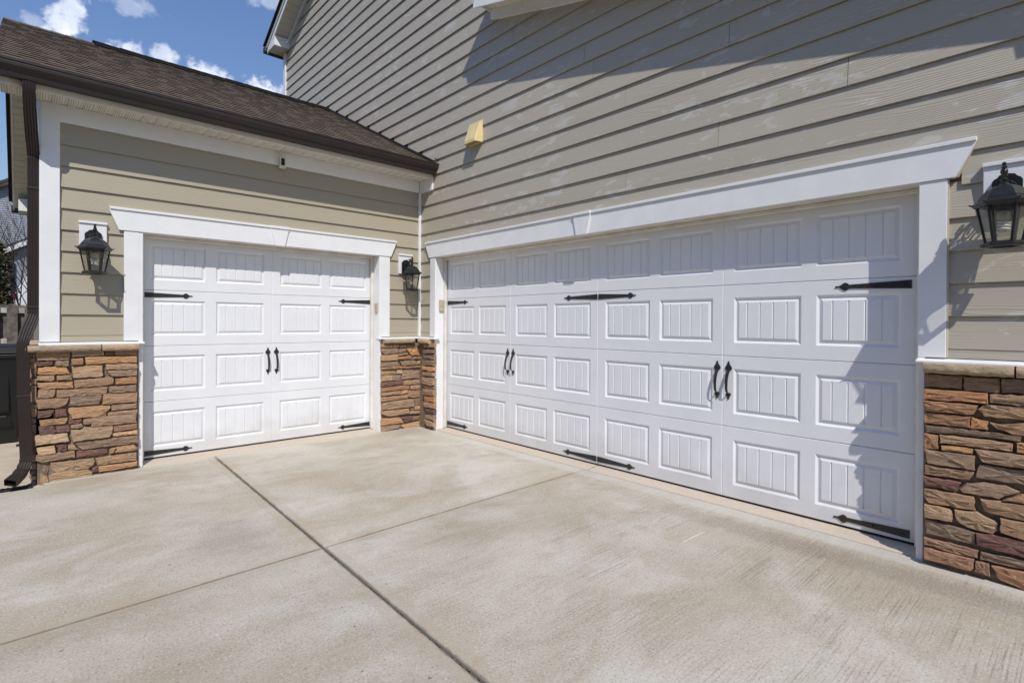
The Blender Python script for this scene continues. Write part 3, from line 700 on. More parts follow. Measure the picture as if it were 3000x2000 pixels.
for i, z in enumerate(COURSE[:12]):
    z0 = max(z, 1.142); z1 = None if i else COURSE[1] + 0.02
    if z < 2.28:
        zt = z1
        board(FA, -3.757, -3.314, z0, YS, 'siding_warm', zt); board(FA, -0.600, -0.172, z0, YS, 'siding_warm', zt)
    else:
        board(FA, -3.757, -0.172, z0, YS, 'siding_warm')
KNOWN = {11: -3.40, 8: -4.24, 9: -5.09, 12: -4.32, 14: -2.94, 7: -3.41, 6: -2.585, 16: -1.70, 10: -2.585}
for i, z in enumerate(COURSE):
    n = i - 1
    zt = z + 0.19
    if zt > 9.65: break
    u_lo = -7.6 if zt < 6.3 else (-7.6 if False else max(-7.6, -6.985 + (zt - 6.72) / 0.53))
    ranges = []
    u_hi = 4.70 if z < 6.62 else 4.585 - (z - 6.74) / 0.53
    if z < 3.30: ranges.append((u_lo, -0.152))
    elif z < 4.985:
        ranges.append((u_lo, min(2.8, (z - 3.335) / 0.5 - 0.5 + 0.2)))
        if z > 4.05: ranges.append((2.8 + (4.985 - z) / 0.5 - 0.3, 4.70))
    else: ranges.append((u_lo, u_hi))
    if z < 2.28:          # door opening
        ranges = [(-0.438, -0.152), (-7.6, -5.592)]
        if z > 2.08: ranges = [(-0.40, -0.152), (-7.6, -5.65)]
    k = KNOWN.get(n, random.uniform(-5.5, -1.5))
    joints = sorted({round(k + 3.66 * q, 3) for q in range(-3, 4)})
    for lo, hi in ranges:
        e = [lo] + [j for j in joints if lo + 0.25 < j < hi - 0.25] + [hi]
        for a, b in zip(e[:-1], e[1:]):
            z0 = max(z, 1.142)
            board(FB, a + (0.0018 if a != lo else 0), b - (0.0018 if b != hi else 0), z0, XS, 'siding_grey', None if i else COURSE[1] + 0.02)

# trim boards
TW = 'white_trim'
simple('corner_board', house, TW, FA, [(-3.881, -3.757, 0.15, YT, 1.143, 3.165)])
m = MB(); m.box((-3.889, -0.188, 1.143), (-3.865, -0.06, 3.165), TW); m.build('corner_board', house, bevel=0.003)
simple('frieze_board', house, TW, FA, [(-3.757, -0.171, 0.15, YT - 0.005, 3.017, 3.165)])
m = MB(); m.fbox(FB, -0.475, -0.187, 0.13, XT, 3.010, 3.165, TW); m.build('frieze_board', house, bevel=0.003)
m = MB(); m.box((-0.178, -0.198, 1.143), (-0.146, -0.166, 3.012), TW); m.build('inside_corner_trim', house, bevel=0.003)


def door_trim(F, S, wT, uo0, uo1, zo, uh, key, seams, casing, wj, label):
    """head board with cap and keystone, casings, jambs and stops; S = +1 when u grows to the right as seen"""
    (t0, t1), (b0, b1) = uh
    e = [0.0] + seams + [1.0]
    for q0, q1 in zip(e[:-1], e[1:]):
        m = MB(); g0 = 0.0012 if q0 > 0 else 0; g1 = 0.0012 if q1 < 1 else 0
        L = lambda a, b, q: a + (b - a) * q
        sg = 1 if b1 > b0 else -1
        m.prism(F, [(L(b0, b1, q0) + g0 * sg, zo), (L(b0, b1, q1) - g1 * sg, zo), (L(t0, t1, q1) - g1 * sg if q1 == 1 else L(b0, b1, q1) - g1 * sg, zo + 0.18), (L(t0, t1, q0) + g0 * sg if q0 == 0 else L(b0, b1, q0) + g0 * sg, zo + 0.18)], 0.135, wT + 0.008, TW)
        m.build('head_board', house, bevel=0.002)
    k = 0.1 * (t0 - b0)
    m = MB(); m.prism(F, [(t0 - k, zo + 0.1805), (t1 + k * 0, zo + 0.1805), (t1, zo + 0.203), (t0, zo + 0.203)], 0.135, wT + 0.020, TW); m.build('head_cap', house, bevel=0.003)
    m = MB(); (kt0, kt1), (kb0, kb1) = key
    m.prism(F, [(kb0, zo - 0.004), (kb1, zo - 0.004), (kt1, zo + 0.178), (kt0, zo + 0.178)], wT, wT + 0.024, TW)
    m.prism(F, [(kt0, zo + 0.1785), (kt1, zo + 0.1785), (kt1, zo + 0.206), (kt0, zo + 0.206)], wT, wT + 0.034, TW); m.build('keystone', house, bevel=0.002)
    for a, b in casing: simple('door_casing', house, TW, F, [(a, b, 0.13, wT, 1.143, zo - 0.001)])
    for u, s in ((uo0, -1), (uo1, 1)):
        su = s * (1 if uo1 > uo0 else -1)
        simple('door_jamb', house, TW, F, [(u, u + su * 0.034, 0.002, wT - 0.002, -0.045, zo - 0.002)], label=None)
        simple('door_stop', house, 'white_tan', F, [(u - su * 0.0005, u - su * 0.030, 0.006, 0.044, -0.010, zo - 0.03)], bevel=0.005)
    simple('door_jamb', house, 'white_tan', F, [(uo0, uo1, 0.002, wT - 0.004, zo - 0.0015, zo + 0.03)])
    simple('door_stop', house, 'white_tan', F, [(uo0, uo1, 0.006, 0.046, zo - 0.030, zo - 0.0025)], bevel=0.006)


door_trim(FA, 1, YT, -3.168, -0.748, 2.147, ((-3.423, -0.513), (-3.351, -0.588)), ((-2.041, -1.850), (-1.997, -1.893)), [], [(-3.313, -3.199), (-0.747, -0.601)], 0, '')
door_trim(FB, -1, XT, -0.555, -5.462, 2.148, ((-0.336, -5.715), (-0.423, -5.627)), ((-2.850, -3.058), (-2.885, -3.016)), [0.633], [(-0.438, -0.554), (-5.463, -5.591)], 0, '')


# garage doors
def door_section(F, parent, u0, sgn, width, npan, z0, h):
    m = MB(); T = 0.042
    groove = [1.219 * q for q in range(1, int(width / 1.219 + 0.5))]
    pan = []
    for q in range(npan // 2):
        for d in (-0.322, 0.322): pan.append(0 if False else None)
    pan = []
    qs = width / 1.2192
    half = 1.219
    centers = sorted([gq + d for gq in ([1.219] if npan == 4 else [1.219, 3.657]) for d in (-0.893, -0.322, 0.322, 0.893)])
    pan = [(c - 0.2385, c + 0.2385) for c in centers]
    v0, v1 = 0.099, 0.4425
    W = lambda u, v, w: F(u0 + sgn * u, -0.004 + w, z0 + v)
    ub = sorted({0.0, width} | {x for p in pan for x in p} | {x for gq in groove for x in (gq - 0.005, gq, gq + 0.005)})
    e = 0.0035
    vb = [0.0, e, v0, v1, h - e, h]
    wv = {0.0: -0.005, h: -0.005}

    def depth(u, v):
        w = wv.get(v, 0.0)
        if u in groove: w = min(w, -0.0045)
        return w
    ispan = lambda a, b: any(abs(a - p[0]) < 1e-6 and abs(b - p[1]) < 1e-6 for p in pan)
    for a, b in zip(ub[:-1], ub[1:]):
        for c, d in zip(vb[:-1], vb[1:]):
            if ispan(a, b) and c == v0: continue
            m.add([W(a, c, depth(a, c)), W(b, c, depth(b, c)), W(b, d, depth(b, d)), W(a, d, depth(a, d))], [(0, 1, 2, 3)], 'door_white')
    m.add([W(0, 0, -0.005), W(width, 0, -0.005), W(width, 0, -T), W(0, 0, -T), W(0, h, -0.005), W(width, h, -0.005), W(width, h, -T), W(0, h, -T)], [(0, 1, 2, 3), (4, 5, 6, 7), (0, 3, 7, 4), (1, 2, 6, 5), (2, 3, 7, 6)], 'door_white')
    # pressed panels
    for a, b in pan:
        prof = [(0.0, 0.0), (0.002, -0.001), (0.015, -0.0125), (0.020, -0.0125), (0.041, -0.0025)]
        loops = [[(a + t, v0 + t, w), (b - t, v0 + t, w), (b - t, v1 - t, w), (a + t, v1 - t, w)] for t, w in prof]
        for l0, l1 in zip(loops[:-1], loops[1:]):
            for q in range(4):
                m.add([W(*l0[q]), W(*l0[(q + 1) % 4]), W(*l1[(q + 1) % 4]), W(*l1[q])], [(0, 1, 2, 3)], 'door_white')
        ia, ib, ja, jb = a + 0.040, b - 0.040, v0 + 0.040, v1 - 0.040
        us = [ia]
        for q in range(1, 5):
            c = a + 0.004 + (b - a - 0.008) * q / 5; us += [c - 0.006, c, c + 0.006]
        us.append(ib)
        for q, (p0, p1) in enumerate(zip(us[:-1], us[1:])):
            k0 = -0.0095 if q % 3 == 2 else -0.0025; k1 = -0.0095 if q % 3 == 1 else -0.0025
            m.add([W(p0, ja, k0), W(p1, ja, k1), W(p1, jb, k1), W(p0, jb, k0)], [(0, 1, 2, 3)], 'door_white')
            if q % 3 == 1:      # V-groove runs out through the bevel
                for vv, vo in ((ja, v0 + 0.021), (jb, v1 - 0.021)):
                    m.add([W(p0, vv, -0.0023), W(p1, vv, -0.0093), W(us[q + 2], vv, -0.0023), W(p1, vo, -0.0122)], [(0, 1, 3), (1, 2, 3)], 'door_white')
    o = m.build('door_section', parent, fix=False)
    return o


def strap_hinge(F, parent, u, sgn, z, zs=1):
    L = 0.415
    out = [(0, -0.026), (0.30, -0.0135), (0.335, -0.0125), (0.342, -0.020), (0.352, -0.026), (0.366, -0.024), (0.378, -0.0145), (0.390, -0.006), (0.402, -0.0045), (0.410, -0.0065), (0.417, 0.0)]
    out = out + [(a, -b) for a, b in out[-2::-1]]
    m = MB(); m.prism(F, [(u + sgn * a, z + b) for a, b in out], -0.005, 0.0015, 'black_iron')
    for a in (0.035, 0.19, 0.357):
        c = F(u + sgn * a, 0.0, z)
        for q in range(1):
            p0 = F(u + sgn * a, 0.001, z); p1 = F(u + sgn * a, 0.0035, z); p2 = F(u + sgn * a, 0.0055, z)
            m.tube([p0, p1, p2], [0.0065, 0.0065, 0.003], 'rubber', 8)
    return m.build('hinge_strap', parent, bevel=0.0008)


def pull_handle(F, parent, u, z):
    """spear-ended pull: top plate at z + 0.125, bottom plate at z - 0.125"""
    m = MB()

    def spade(zc, s, r, tip):
        pts = [(0.009, -0.75 * r), (0.017, -0.72 * r), (r * 0.93, -0.38 * r), (r, 0.0), (r * 0.80, 0.42 * r), (r * 0.40, 0.95 * r), (0.0065, 1.35 * r), (0.0062, tip - 0.006), (0.0, tip)]
        poly = pts + [(-a, b) for a, b in pts[-2::-1]]
        m.prism(F, [(u + a, zc + s * b) for a, b in poly], -0.004, 0.003, 'black_iron')
        m.tube([F(u, 0.003, zc), F(u, 0.0055, zc), F(u, 0.0075, zc)], [0.007, 0.007, 0.003], 'rubber', 8)
    spade(z + 0.098, 1, 0.027, 0.052); spade(z - 0.108, -1, 0.0195, 0.038)
    prof = [(0.084, 0.001), (0.070, 0.012), (0.045, 0.026), (0.015, 0.036), (-0.020, 0.041), (-0.055, 0.040), (-0.082, 0.032), (-0.096, 0.014), (-0.099, 0.001)]
    hw = [0.0125, 0.0118, 0.0112, 0.0108, 0.0105, 0.0098, 0.0088, 0.0078, 0.0078]
    n = len(prof); vs = []
    for (dz, w), b in zip(prof, hw):
        vs += [F(u - b, w, z + dz), F(u + b, w, z + dz), F(u + b, w - 0.006, z + dz - 0.003), F(u - b, w - 0.006, z + dz - 0.003)]
    fs = [(i * 4 + q, i * 4 + (q + 1) % 4, (i + 1) * 4 + (q + 1) % 4, (i + 1) * 4 + q) for i in range(n - 1) for q in range(4)]
    m.add(vs, fs, 'black_iron')
    return m.build('door_handle', parent, bevel=0.001)


SEC = [0.0, 0.5415, 1.083, 1.6245, 2.166]
for F, u0, sgn, width, npan, lab in ((FA, -3.173, 1, 2.438, 4, 'white single carriage-style garage door with one pair of handles'), (FB, -0.560, -1, 4.876, 8, 'white double carriage-style garage door with two pairs of handles')):
    gd = part_empty('garage_door', house); gd['label'] = lab
    for a, b in zip(SEC[:-1], SEC[1:]): door_section(F, gd, u0, sgn, width, npan, a + 0.0012, b - a - 0.0024)
    simple('bottom_seal', gd, 'rubber', F, [(u0, u0 + sgn * width, -0.042, -0.012, -0.014, 0.0015)], bevel=0)
    for z in (1.576, 0.048):
        strap_hinge(F, gd, u0 + sgn * 0.030, sgn, z); strap_hinge(F, gd, u0 + sgn * (width - 0.034), -sgn, z)
        if npan == 8:
            strap_hinge(F, gd, u0 + sgn * (width / 2 - 0.006), -sgn, z); strap_hinge(F, gd, u0 + sgn * (width / 2 + 0.006), sgn, z)
    for gq in ([1.219] if npan == 4 else [1.219, 3.657]):
        pull_handle(F, gd, u0 + sgn * (gq - 0.044), 0.892); pull_handle(F, gd, u0 + sgn * (gq + 0.046), 0.892)

m = MB(); z = 0.0
while z < 2.12:
    m.fbox(FB, -5.431, -5.4355 + random.uniform(-0.002, 0.002), 0.000, 0.010, z, z + 0.008, 'rubber'); z += random.uniform(0.009, 0.02)
o = m.build('brush_seal', house, fix=False); o['kind'] = 'stuff'
simple('caulk_bead', house, 'threshold', FB, [(-5.5915, -5.5975, 0.14, 0.163, 1.145, 2.147)], bevel=0.001)
m = MB(); m.prism(FB, [(-5.630, 2.150), (-5.638, 2.150), (-5.726, 2.352), (-5.716, 2.352)], 0.14, 0.165, 'threshold'); m.build('caulk_bead', house)

# thresholds: the bare edge of the garage slab under each door
def threshold(F, a, b, w, split):
    for p, q in split:
        m = MB(); n = 40; vs = []
        for i in range(n + 1):
            u = p + (q - p) * i / n; j = random.uniform(-0.0025, 0.0025)
            vs += [F(u, -0.25, -0.014), F(u, 0.0, -0.014), F(u, w - 0.012 + j, -0.024), F(u, w - 0.003 + j, -0.031), F(u, w - 0.002 + j, -0.1)]
        m.add(vs, [(i * 5 + k, i * 5 + k + 1, i * 5 + 6 + k, i * 5 + 5 + k) for i in range(n) for k in range(4)], 'threshold')
        m.build('threshold', house, fix=False)


threshold(FA, 0, 0, 0.200, [(-3.166, -0.75)])
threshold(FB, 0, 0, 0.140, [(-0.557, -3.001), (-3.007, -5.46)])

# ------------------------------------------------------------------ stone veneer
def stone(F, parent, kind, flat, wb=0.198):
    P = [Vector((flat[i], flat[i + 1])) for i in range(0, len(flat), 2)]
    c = sum(P, Vector((0, 0))) / len(P)
    hu = max(abs(p.x - c.x) for p in P); hz = max(abs(p.y - c.y) for p in P)
    big = max(hu, hz) > 0.06
    step = 0.028 if big else 0.02
    out = []
    for i in range(len(P)):
        a, b = P[i], P[(i + 1) % len(P)]; n = max(1, int(round((b - a).length / step)))
        for q in range(n): out.append(a.lerp(b, q / n))
    n = len(out); jit = 0.0032
    out = [p + Vector((random.uniform(-jit, jit), random.uniform(-jit, jit))) for p in out]
    out = [p.lerp(c, random.uniform(0.01, 0.035)) if random.random() < 0.14 else p for p in out]      # chipped edges

    def ring(d):
        r = []
        for p in out:
            q = p - c; r.append(Vector((c.x + q.x * max(0.05, 1 - d / max(hu, 0.01)), c.y + q.y * max(0.05, 1 - d / max(hz, 0.01)))))
        return r
    wf = 0.228 + random.uniform(0.0, 0.024); tz = random.uniform(-0.10, 0.14); tu = random.uniform(-0.03, 0.03)
    m = MB(); vs = []
    tilt = lambda p: (p.y - c.y) * tz + (p.x - c.x) * tu
    for p in ring(-0.001): vs.append(F(p.x, wb, p.y))
    for p in ring(0.0005): vs.append(F(p.x, wf - 0.006 + tilt(p) + random.uniform(-0.004, 0.002), p.y))
    for p in ring(0.0032): vs.append(F(p.x, wf + tilt(p) + random.uniform(-0.0035, 0.0025), p.y))
    inner = ring(min(hu, hz) * 0.52)
    for p in inner: vs.append(F(p.x + random.uniform(-0.003, 0.003), wf + 0.001 + tilt(p) + random.uniform(-0.006, 0.005), p.y + random.uniform(-0.003, 0.003)))
    fs = [(k * n + i, k * n + (i + 1) % n, (k + 1) * n + (i + 1) % n, (k + 1) * n + i) for k in range(3) for i in range(n)]
    vs.append(F(c.x, wf + 0.004, c.y)); fs += [(3 * n + i, 3 * n + (i + 1) % n, 4 * n) for i in range(n)]
    m.add(vs, fs, 'stone_' + kind)
    return m.build('stone', parent, smooth=16)


def cap_stone(F, parent, u0, u1, ends=(1, 1)):
    """ledge stone with a chiselled front"""
    m = MB(); n = max(6, int(abs(u1 - u0) / 0.02)); rows = [(0.15, 1.116), (0.262, 1.116), (0.277, 1.110), (0.281, 1.096), (0.284, 1.082), (0.279, 1.069), (0.268, 1.060), (0.15, 1.060)]
    L = len(rows); vs = []
    for i in range(n + 1):
        u = u0 + (u1 - u0) * i / n; e = 0.012 * (i in (0, n))
        for k, (w, z) in enumerate(rows):
            j = 0.0045 if 1 < k < 7 else 0.0
            vs.append(F(u, w - (e if 0 < k < 7 else 0) + random.uniform(-j, j), z + random.uniform(-j, j) * 0.5))
    fs = [(i * L + k, i * L + k + 1, (i + 1) * L + k + 1, (i + 1) * L + k) for i in range(n) for k in range(L - 1)]
    fs += [tuple(range(L)), tuple(range(n * L, n * L + L))[::-1]]
    m.add(vs, fs, 'stone_cap')
    return m.build('cap_stone', parent, smooth=50)


def coursed(F, parent, u0, u1, z0, z1, wb=0.198):
    z = z0
    while z < z1 - 0.03:
        h = min(random.choice([0.045, 0.06, 0.075, 0.09]), z1 - z); u = u0
        if z1 - z - h < 0.03: h = z1 - z
        while u < u1 - 0.05:
            w = min(random.uniform(0.14, 0.36), u1 - u)
            if u1 - u - w < 0.08: w = u1 - u
            a, b = u + 0.003, u + w - 0.003; k = lambda: random.uniform(-0.006, 0.006)
            stone(F, parent, random.choice('oobbggrrtd'), [a, z + 0.004 + k(), b, z + 0.004 + k(), b + k(), z + h - 0.004 + k(), a + k(), z + h - 0.004 + k()], wb)
            u += w
        z += h


def FL(u, w, z): return (-3.70 - w, u, z)        # left end wall: u along y


vl = MB(); vl.box((-3.905, -0.203, -0.2), (-3.203, -0.10, 1.062), 'mortar'); vl.box((-3.905, -0.203, -0.2), (-3.80, 1.5, 1.062), 'mortar')
vl.box((-3.900, -0.221, -0.2), (-3.79, -0.204, 0.19), 'mortar')
vl = vl.build('stone_veneer', house, label='stone facing of the pillar left of the single door')
for k, f in LEFT: stone(FA, vl, k, f)
coursed(FL, vl, -0.20, 1.35, -0.10, 1.055)
cap_stone(FA, vl, -3.958, -3.482); cap_stone(FA, vl, -3.474, -3.206); cap_stone(FL, vl, -0.25, 0.45); cap_stone(FL, vl, 0.46, 1.35)
vm = MB(); vm.box((-0.711, -0.203, -0.2), (-0.14, -0.10, 1.062), 'mortar'); vm.box((-0.185, -0.520, -0.2), (-0.10, -0.10, 1.062), 'mortar')
vm = vm.build('stone_veneer', house, label='narrow stone facing in the corner between the two doors')
FB2 = lambda u, w, z: (-(w - 0.018), u, z)
for k, f in MIDA: stone(FA, vm, k, f)
SH = lambda f: [v + (0.022 if i % 2 == 0 else 0) for i, v in enumerate(f)]
for k, f in MIDB: stone(FB2, vm, k, SH(f))
cap_stone(FA, vm, -0.708, -0.272); cap_stone(FB2, vm, -0.285, -0.515)
vr = MB(); vr.box((-0.185, -7.6, -0.2), (-0.10, -5.498, 1.062), 'mortar')
vr = vr.build('stone_veneer', house, label='stone facing right of the double door')
for k, f in RIGHT: stone(FB2, vr, k, f)
coursed(FB2, vr, -7.3, -5.968, -0.06, 1.05)
cap_stone(FB2, vr, -5.502, -5.876); cap_stone(FB2, vr, -5.884, -6.35); cap_stone(FB2, vr, -6.36, -6.9); cap_stone(FB2, vr, -6.91, -7.5)
# white drip ledges above the stone caps
m = MB()
prof = [(0.14, 1.1435), (0.14, 1.1165), (0.238, 1.1165), (0.238, 1.1240)]
m.extrude([FA(0, w, z) for w, z in prof], (-3.893, 0, 0), (-3.160, 0, 0), TW); m.build('drip_ledge', house)
m = MB(); m.extrude([FA(0, w, z) for w, z in prof], (-0.757, 0, 0), (-0.145, 0, 0), TW); m.build('drip_ledge', house)
m = MB(); pb = [FB2(0, w, z) for w, z in prof]
m.extrude(pb, (0, -0.16, 0), (0, -0.600, 0), TW); m.build('drip_ledge', house)
m = MB(); m.extrude(pb, (0, -5.462, 0), (0, -7.5, 0), TW); m.build('drip_ledge', house)

# ------------------------------------------------------------------ garage-wing eave, gutter, roof
XL = -4.122                                              # outer edge of the left rake
i = 0; x = XL
while x < -0.16:                                         # vented V-groove soffit panels
    x1 = min(x + 0.1035, -0.147); m = MB(); k = (x1 - x) / 0.1035
    zz = 3.163; pr = [(0.0, 0.0), (0.050, 0.0), (0.055, 0.007), (0.0605, 0.007), (0.066, 0.0), (0.071, 0.0), (0.076, 0.007), (0.0815, 0.007), (0.087, 0.0), (0.0925, 0.0), (0.0955, 0.009), (0.1005, 0.009), (0.1035, 0.0)]
    pr = [(a * k, b) for a, b in pr]; n = len(pr)
    m.add([(x + a, -0.185, zz + b) for a, b in pr] + [(x + a, -0.447, zz + b) for a, b in pr], [(q, q + 1, n + q + 1, n + q) for q in range(n - 1)], 'vented_vinyl')
    o = m.build('soffit_panel', house, fix=False)
    at = o.data.attributes.new('vent', 'FLOAT', 'FACE')
    for q in range(n - 1): at.data[q].value = 1.0 if q == 0 else 0.0
    x = x1
m = MB(); m.box((XL, -0.470, 3.150), (-0.147, -0.447, 3.318), 'cream_soffit'); m.build('fascia_board', house, bevel=0.003)
m = MB()
gp = [(-0.472, 3.322), (-0.472, 3.196), (-0.548, 3.190), (-0.553, 3.212), (-0.556, 3.232), (-0.566, 3.243), (-0.580, 3.252), (-0.588, 3.266), (-0.590, 3.284), (-0.589, 3.296), (-0.596, 3.300), (-0.596, 3.316), (-0.582, 3.318), (-0.580, 3.306), (-0.482, 3.300)]
m.extrude([(0, a, b) for a, b in gp], (XL - 0.09, 0, 0), (-0.146, 0, 0), 'gutter_brown'); gut = m.build('gutter', house)
m = MB(); m.extrude([(0, a, b) for a, b in gp[:-3]], (-0.154, 0, 0.0), (-0.1455, 0, 0.004), 'gutter_brown'); m.build('gutter_end_cap', house)


def downspout():
    """brown corrugated downspout swept along its bends"""
    path = [(-3.955, -0.515, 3.215), (-3.954, -0.505, 3.12), (-3.950, -0.455, 3.02), (-3.938, -0.29, 2.86), (-3.930, -0.20, 2.77), (-3.924, -0.150, 2.70), (-3.922, -0.140, 2.60), (-3.922, -0.140, 1.42), (-3.923, -0.143, 1.37), (-3.932, -0.155, 1.33),
            (-3.964, -0.195, 1.23), (-3.982, -0.215, 1.17), (-3.988, -0.222, 1.13), (-3.984, -0.22, 0.75), (-3.966, -0.235, 0.22), (-3.972, -0.245, 0.16), (-3.990, -0.275, 0.105), (-4.020, -0.325, 0.068), (-4.062, -0.385, 0.040)]
    hw, hd = 0.041, 0.031
    cs = []
    for q in range(5):          # ribbed front and back
        a = -hw + 0.006 + (2 * hw - 0.012) * q / 4
        cs += [(a - 0.004, hd - 0.004), (a + 0.004, hd)]
    front = [(-hw, hd - 0.008)] + cs + [(hw, hd - 0.008)]
    prof = front + [(a, -b) for a, b in front[::-1]]
    pts = []
    bend = []
    for a, b in zip(path[:-1], path[1:]):
        a, b = Vector(a), Vector(b); L = (b - a).length; n = 1 if L > 0.4 else max(1, int(L / 0.016))
        for q in range(n): pts.append(a.lerp(b, q / n)); bend.append(n > 1)
    pts.append(Vector(path[-1])); bend.append(False)
    n = len(prof); vs = []
    for i, p in enumerate(pts):
        t = (pts[min(i + 2, len(pts) - 1)] - pts[max(i - 2, 0)]).normalized()
        side = Vector((1, 0, 0)); side = (side - t * side.dot(t)).normalized(); nrm = side.cross(t).normalized()
        turn = 0.0
        if 2 < i < len(pts) - 3:
            turn = (pts[i + 2] - pts[i]).normalized().angle((pts[i] - pts[i - 2]).normalized(), 0)
        s = 1.0 - (0.07 if (i % 2 and bend[i] and turn > 0.06) else 0.0)
        vs += [tuple(p + side * a * s + nrm * b * s) for a, b in prof]
    fs = [(i * n + j, i * n + (j + 1) % n, (i + 1) * n + (j + 1) % n, (i + 1) * n + j) for i in range(len(pts) - 1) for j in range(n)]
    m = MB(); m.add(vs, fs, 'gutter_brown')
    d = m.build('downspout', house, smooth=28, label='brown corrugated downspout at the corner of the left pillar')
    for z in (2.42, 1.43, 0.70, 0.30):
        m = MB(); c = (-3.922, -0.140) if z > 1.3 else (-3.984, -0.221)
        m.box((c[0] - 0.044, c[1] - 0.034, z), (c[0] + 0.044, c[1] + 0.034, z + 0.012), 'gutter_brown'); m.build('strap', d, bevel=0.003)


downspout()

# roof deck and shingles
def plane_slab(pts, t, mat_name, name, parent):
    m = MB(); n = len(pts); p = [Vector(q) for q in pts]; nr = (p[1] - p[0]).cross(p[2] - p[0]).normalized()
    if nr.z < 0: nr = -nr
    m.add([tuple(q) for q in p] + [tuple(q - nr * t) for q in p], [tuple(range(n)), tuple(range(n, 2 * n))[::-1]] + [(i, (i + 1) % n, n + (i + 1) % n, n + i) for i in range(n)], mat_name)
    return m.build(name, parent)


RB = 0.012
plane_slab([(XL - 0.045, -0.515, roofA(-0.515) - RB), (-0.1465, -0.515, roofA(-0.515) - RB), (-0.1465, 2.80, roofA(2.80) - RB), (XL - 0.05, 2.80, roofA(2.80) - RB)], 0.02, 'shingle_edge', 'roof_deck', house)
plane_slab([(XL - 0.05, 2.80, roofA(2.80) - RB), (-0.1465, 2.80, roofA(2.80) - RB), (-0.1465, 6.10, roofA(6.10) - RB), (XL - 0.05, 6.10, roofA(6.10) - RB)], 0.02, 'shingle_edge', 'roof_deck', house)


def shingles(y_start, y_end, x0, x1, name):
    """laminated shingles course by course: a base layer and random dragon teeth, with dark cut butts"""
    sg = 1 if y_end > y_start else -1; cosr = 2 / math.sqrt(5); exp = 0.142 * cosr
    m = MB(); y = y_start; rows = 0
    while (y_end - y) * sg > 0.02:
        ya, yb = y, y + sg * exp * 1.25
        if (yb - y_end) * sg > 0: yb = y_end
        for layer in (0, 1):
            x = x0 - random.uniform(0, 0.2)
            while x < x1:
                w = random.uniform(0.16, 0.34) if layer == 0 else random.uniform(0.09, 0.24)
                a, b = max(x, x0), min(x + w, x1); x += w + (0.0 if layer == 0 else random.uniform(0.05, 0.2))
                if b - a < 0.015: continue
                tone = 0.2 + random.random() * 0.55 + (0.2 if layer else 0)
                t0 = 0.0100 if layer == 0 else 0.0135; t1 = 0.001 if layer == 0 else 0.0015
                yo = random.uniform(-0.002, 0.002) - (0.001 * sg if layer else 0)
                za, zb = roofA(ya + yo) - 0.006, roofA(yb) - 0.006
                if layer == 1: yb2 = ya + sg * exp * 1.05; zb = roofA(yb2) - 0.006
                else: yb2 = yb
                A_ = (a, ya + yo, za + t0); B_ = (b, ya + yo, za + t0); Cc = (b, yb2, zb + t1); D_ = (a, yb2, zb + t1)
                m.add([A_, B_, Cc, D_], [(0, 1, 2, 3)], 'shingle', tone)
                lo = za - 0.002
                m.add([A_, B_, (b, ya + yo, lo), (a, ya + yo, lo)], [(0, 1, 2, 3)], 'shingle_edge', 0)
                if layer: m.add([A_, D_, (a, yb2, zb), (a, ya + yo, lo), B_, Cc, (b, yb2, zb), (b, ya + yo, lo)], [(0, 1, 2, 3), (4, 5, 6, 7)], 'shingle_edge', 0)
        y += sg * exp; rows += 1
    return m.build(name, house, fix=False, kind='stuff')


shingles(-0.532, 2.80, XL - 0.05, -0.147, 'shingles'); shingles(6.12, 2.80, XL - 0.05, -0.147, 'shingles')
m = MB()          # ridge caps lapped along the ridge, and a raised ridge vent
x = XL - 0.05
while x < -3.32:
    z = roofA(2.8); m.add([(x, 2.66, z - 0.062), (x, 2.80, z + 0.012), (x, 2.94, z - 0.062), (x + 0.2, 2.66, z - 0.070), (x + 0.2, 2.80, z + 0.004), (x + 0.2, 2.94, z - 0.070)], [(0, 1, 4, 3), (1, 2, 5, 4)], 'shingle', random.random()); x += 0.145
m.build('ridge_cap', house, fix=False)
m = MB(); z = roofA(2.8)
m.extrude([(0, 2.63, z - 0.075), (0, 2.63, z - 0.045), (0, 2.80, z + 0.038), (0, 2.97, z - 0.045), (0, 2.97, z - 0.075), (0, 2.80, z - 0.002)], (-3.30, 0, 0), (-0.147, 0, 0), 'shingle_edge')
x = -3.32
while x < -0.16:
    b = min(x + 0.155, -0.148); tn = random.random(); h = random.uniform(0.041, 0.046)
    m.add([(x, 2.625, z + h - 0.084), (x, 2.80, z + h), (x, 2.975, z + h - 0.084), (b, 2.625, z + h - 0.089), (b, 2.80, z + h - 0.004), (b, 2.975, z + h - 0.089)], [(0, 1, 4, 3), (1, 2, 5, 4)], 'shingle_edge', tn); x += 0.145
m.build('ridge_vent', house, fix=False)
m = MB()          # dark flashing bent up where the roof meets the tall wall
m.add([(-0.166, -0.51, roofA(-0.51) + 0.002), (-0.166, 2.80, roofA(2.80) + 0.002), (-0.166, 2.80, roofA(2.80) + 0.040), (-0.166, -0.51, roofA(-0.51) + 0.040), (-0.13, -0.51, roofA(-0.51) + 0.040), (-0.13, 2.80, roofA(2.80) + 0.040)], [(0, 1, 2, 3), (3, 2, 5, 4)], 'shingle_edge', 0)
m.build('step_flashing', house, fix=False)
m = MB(); m.box((-0.205, -0.56, 3.335), (-0.160, -0.525, 3.34), 'metal'); m.box((-0.165, -0.56, 3.335), (-0.160, -0.525, 3.395), 'metal'); m.build('kickout_flashing', house)

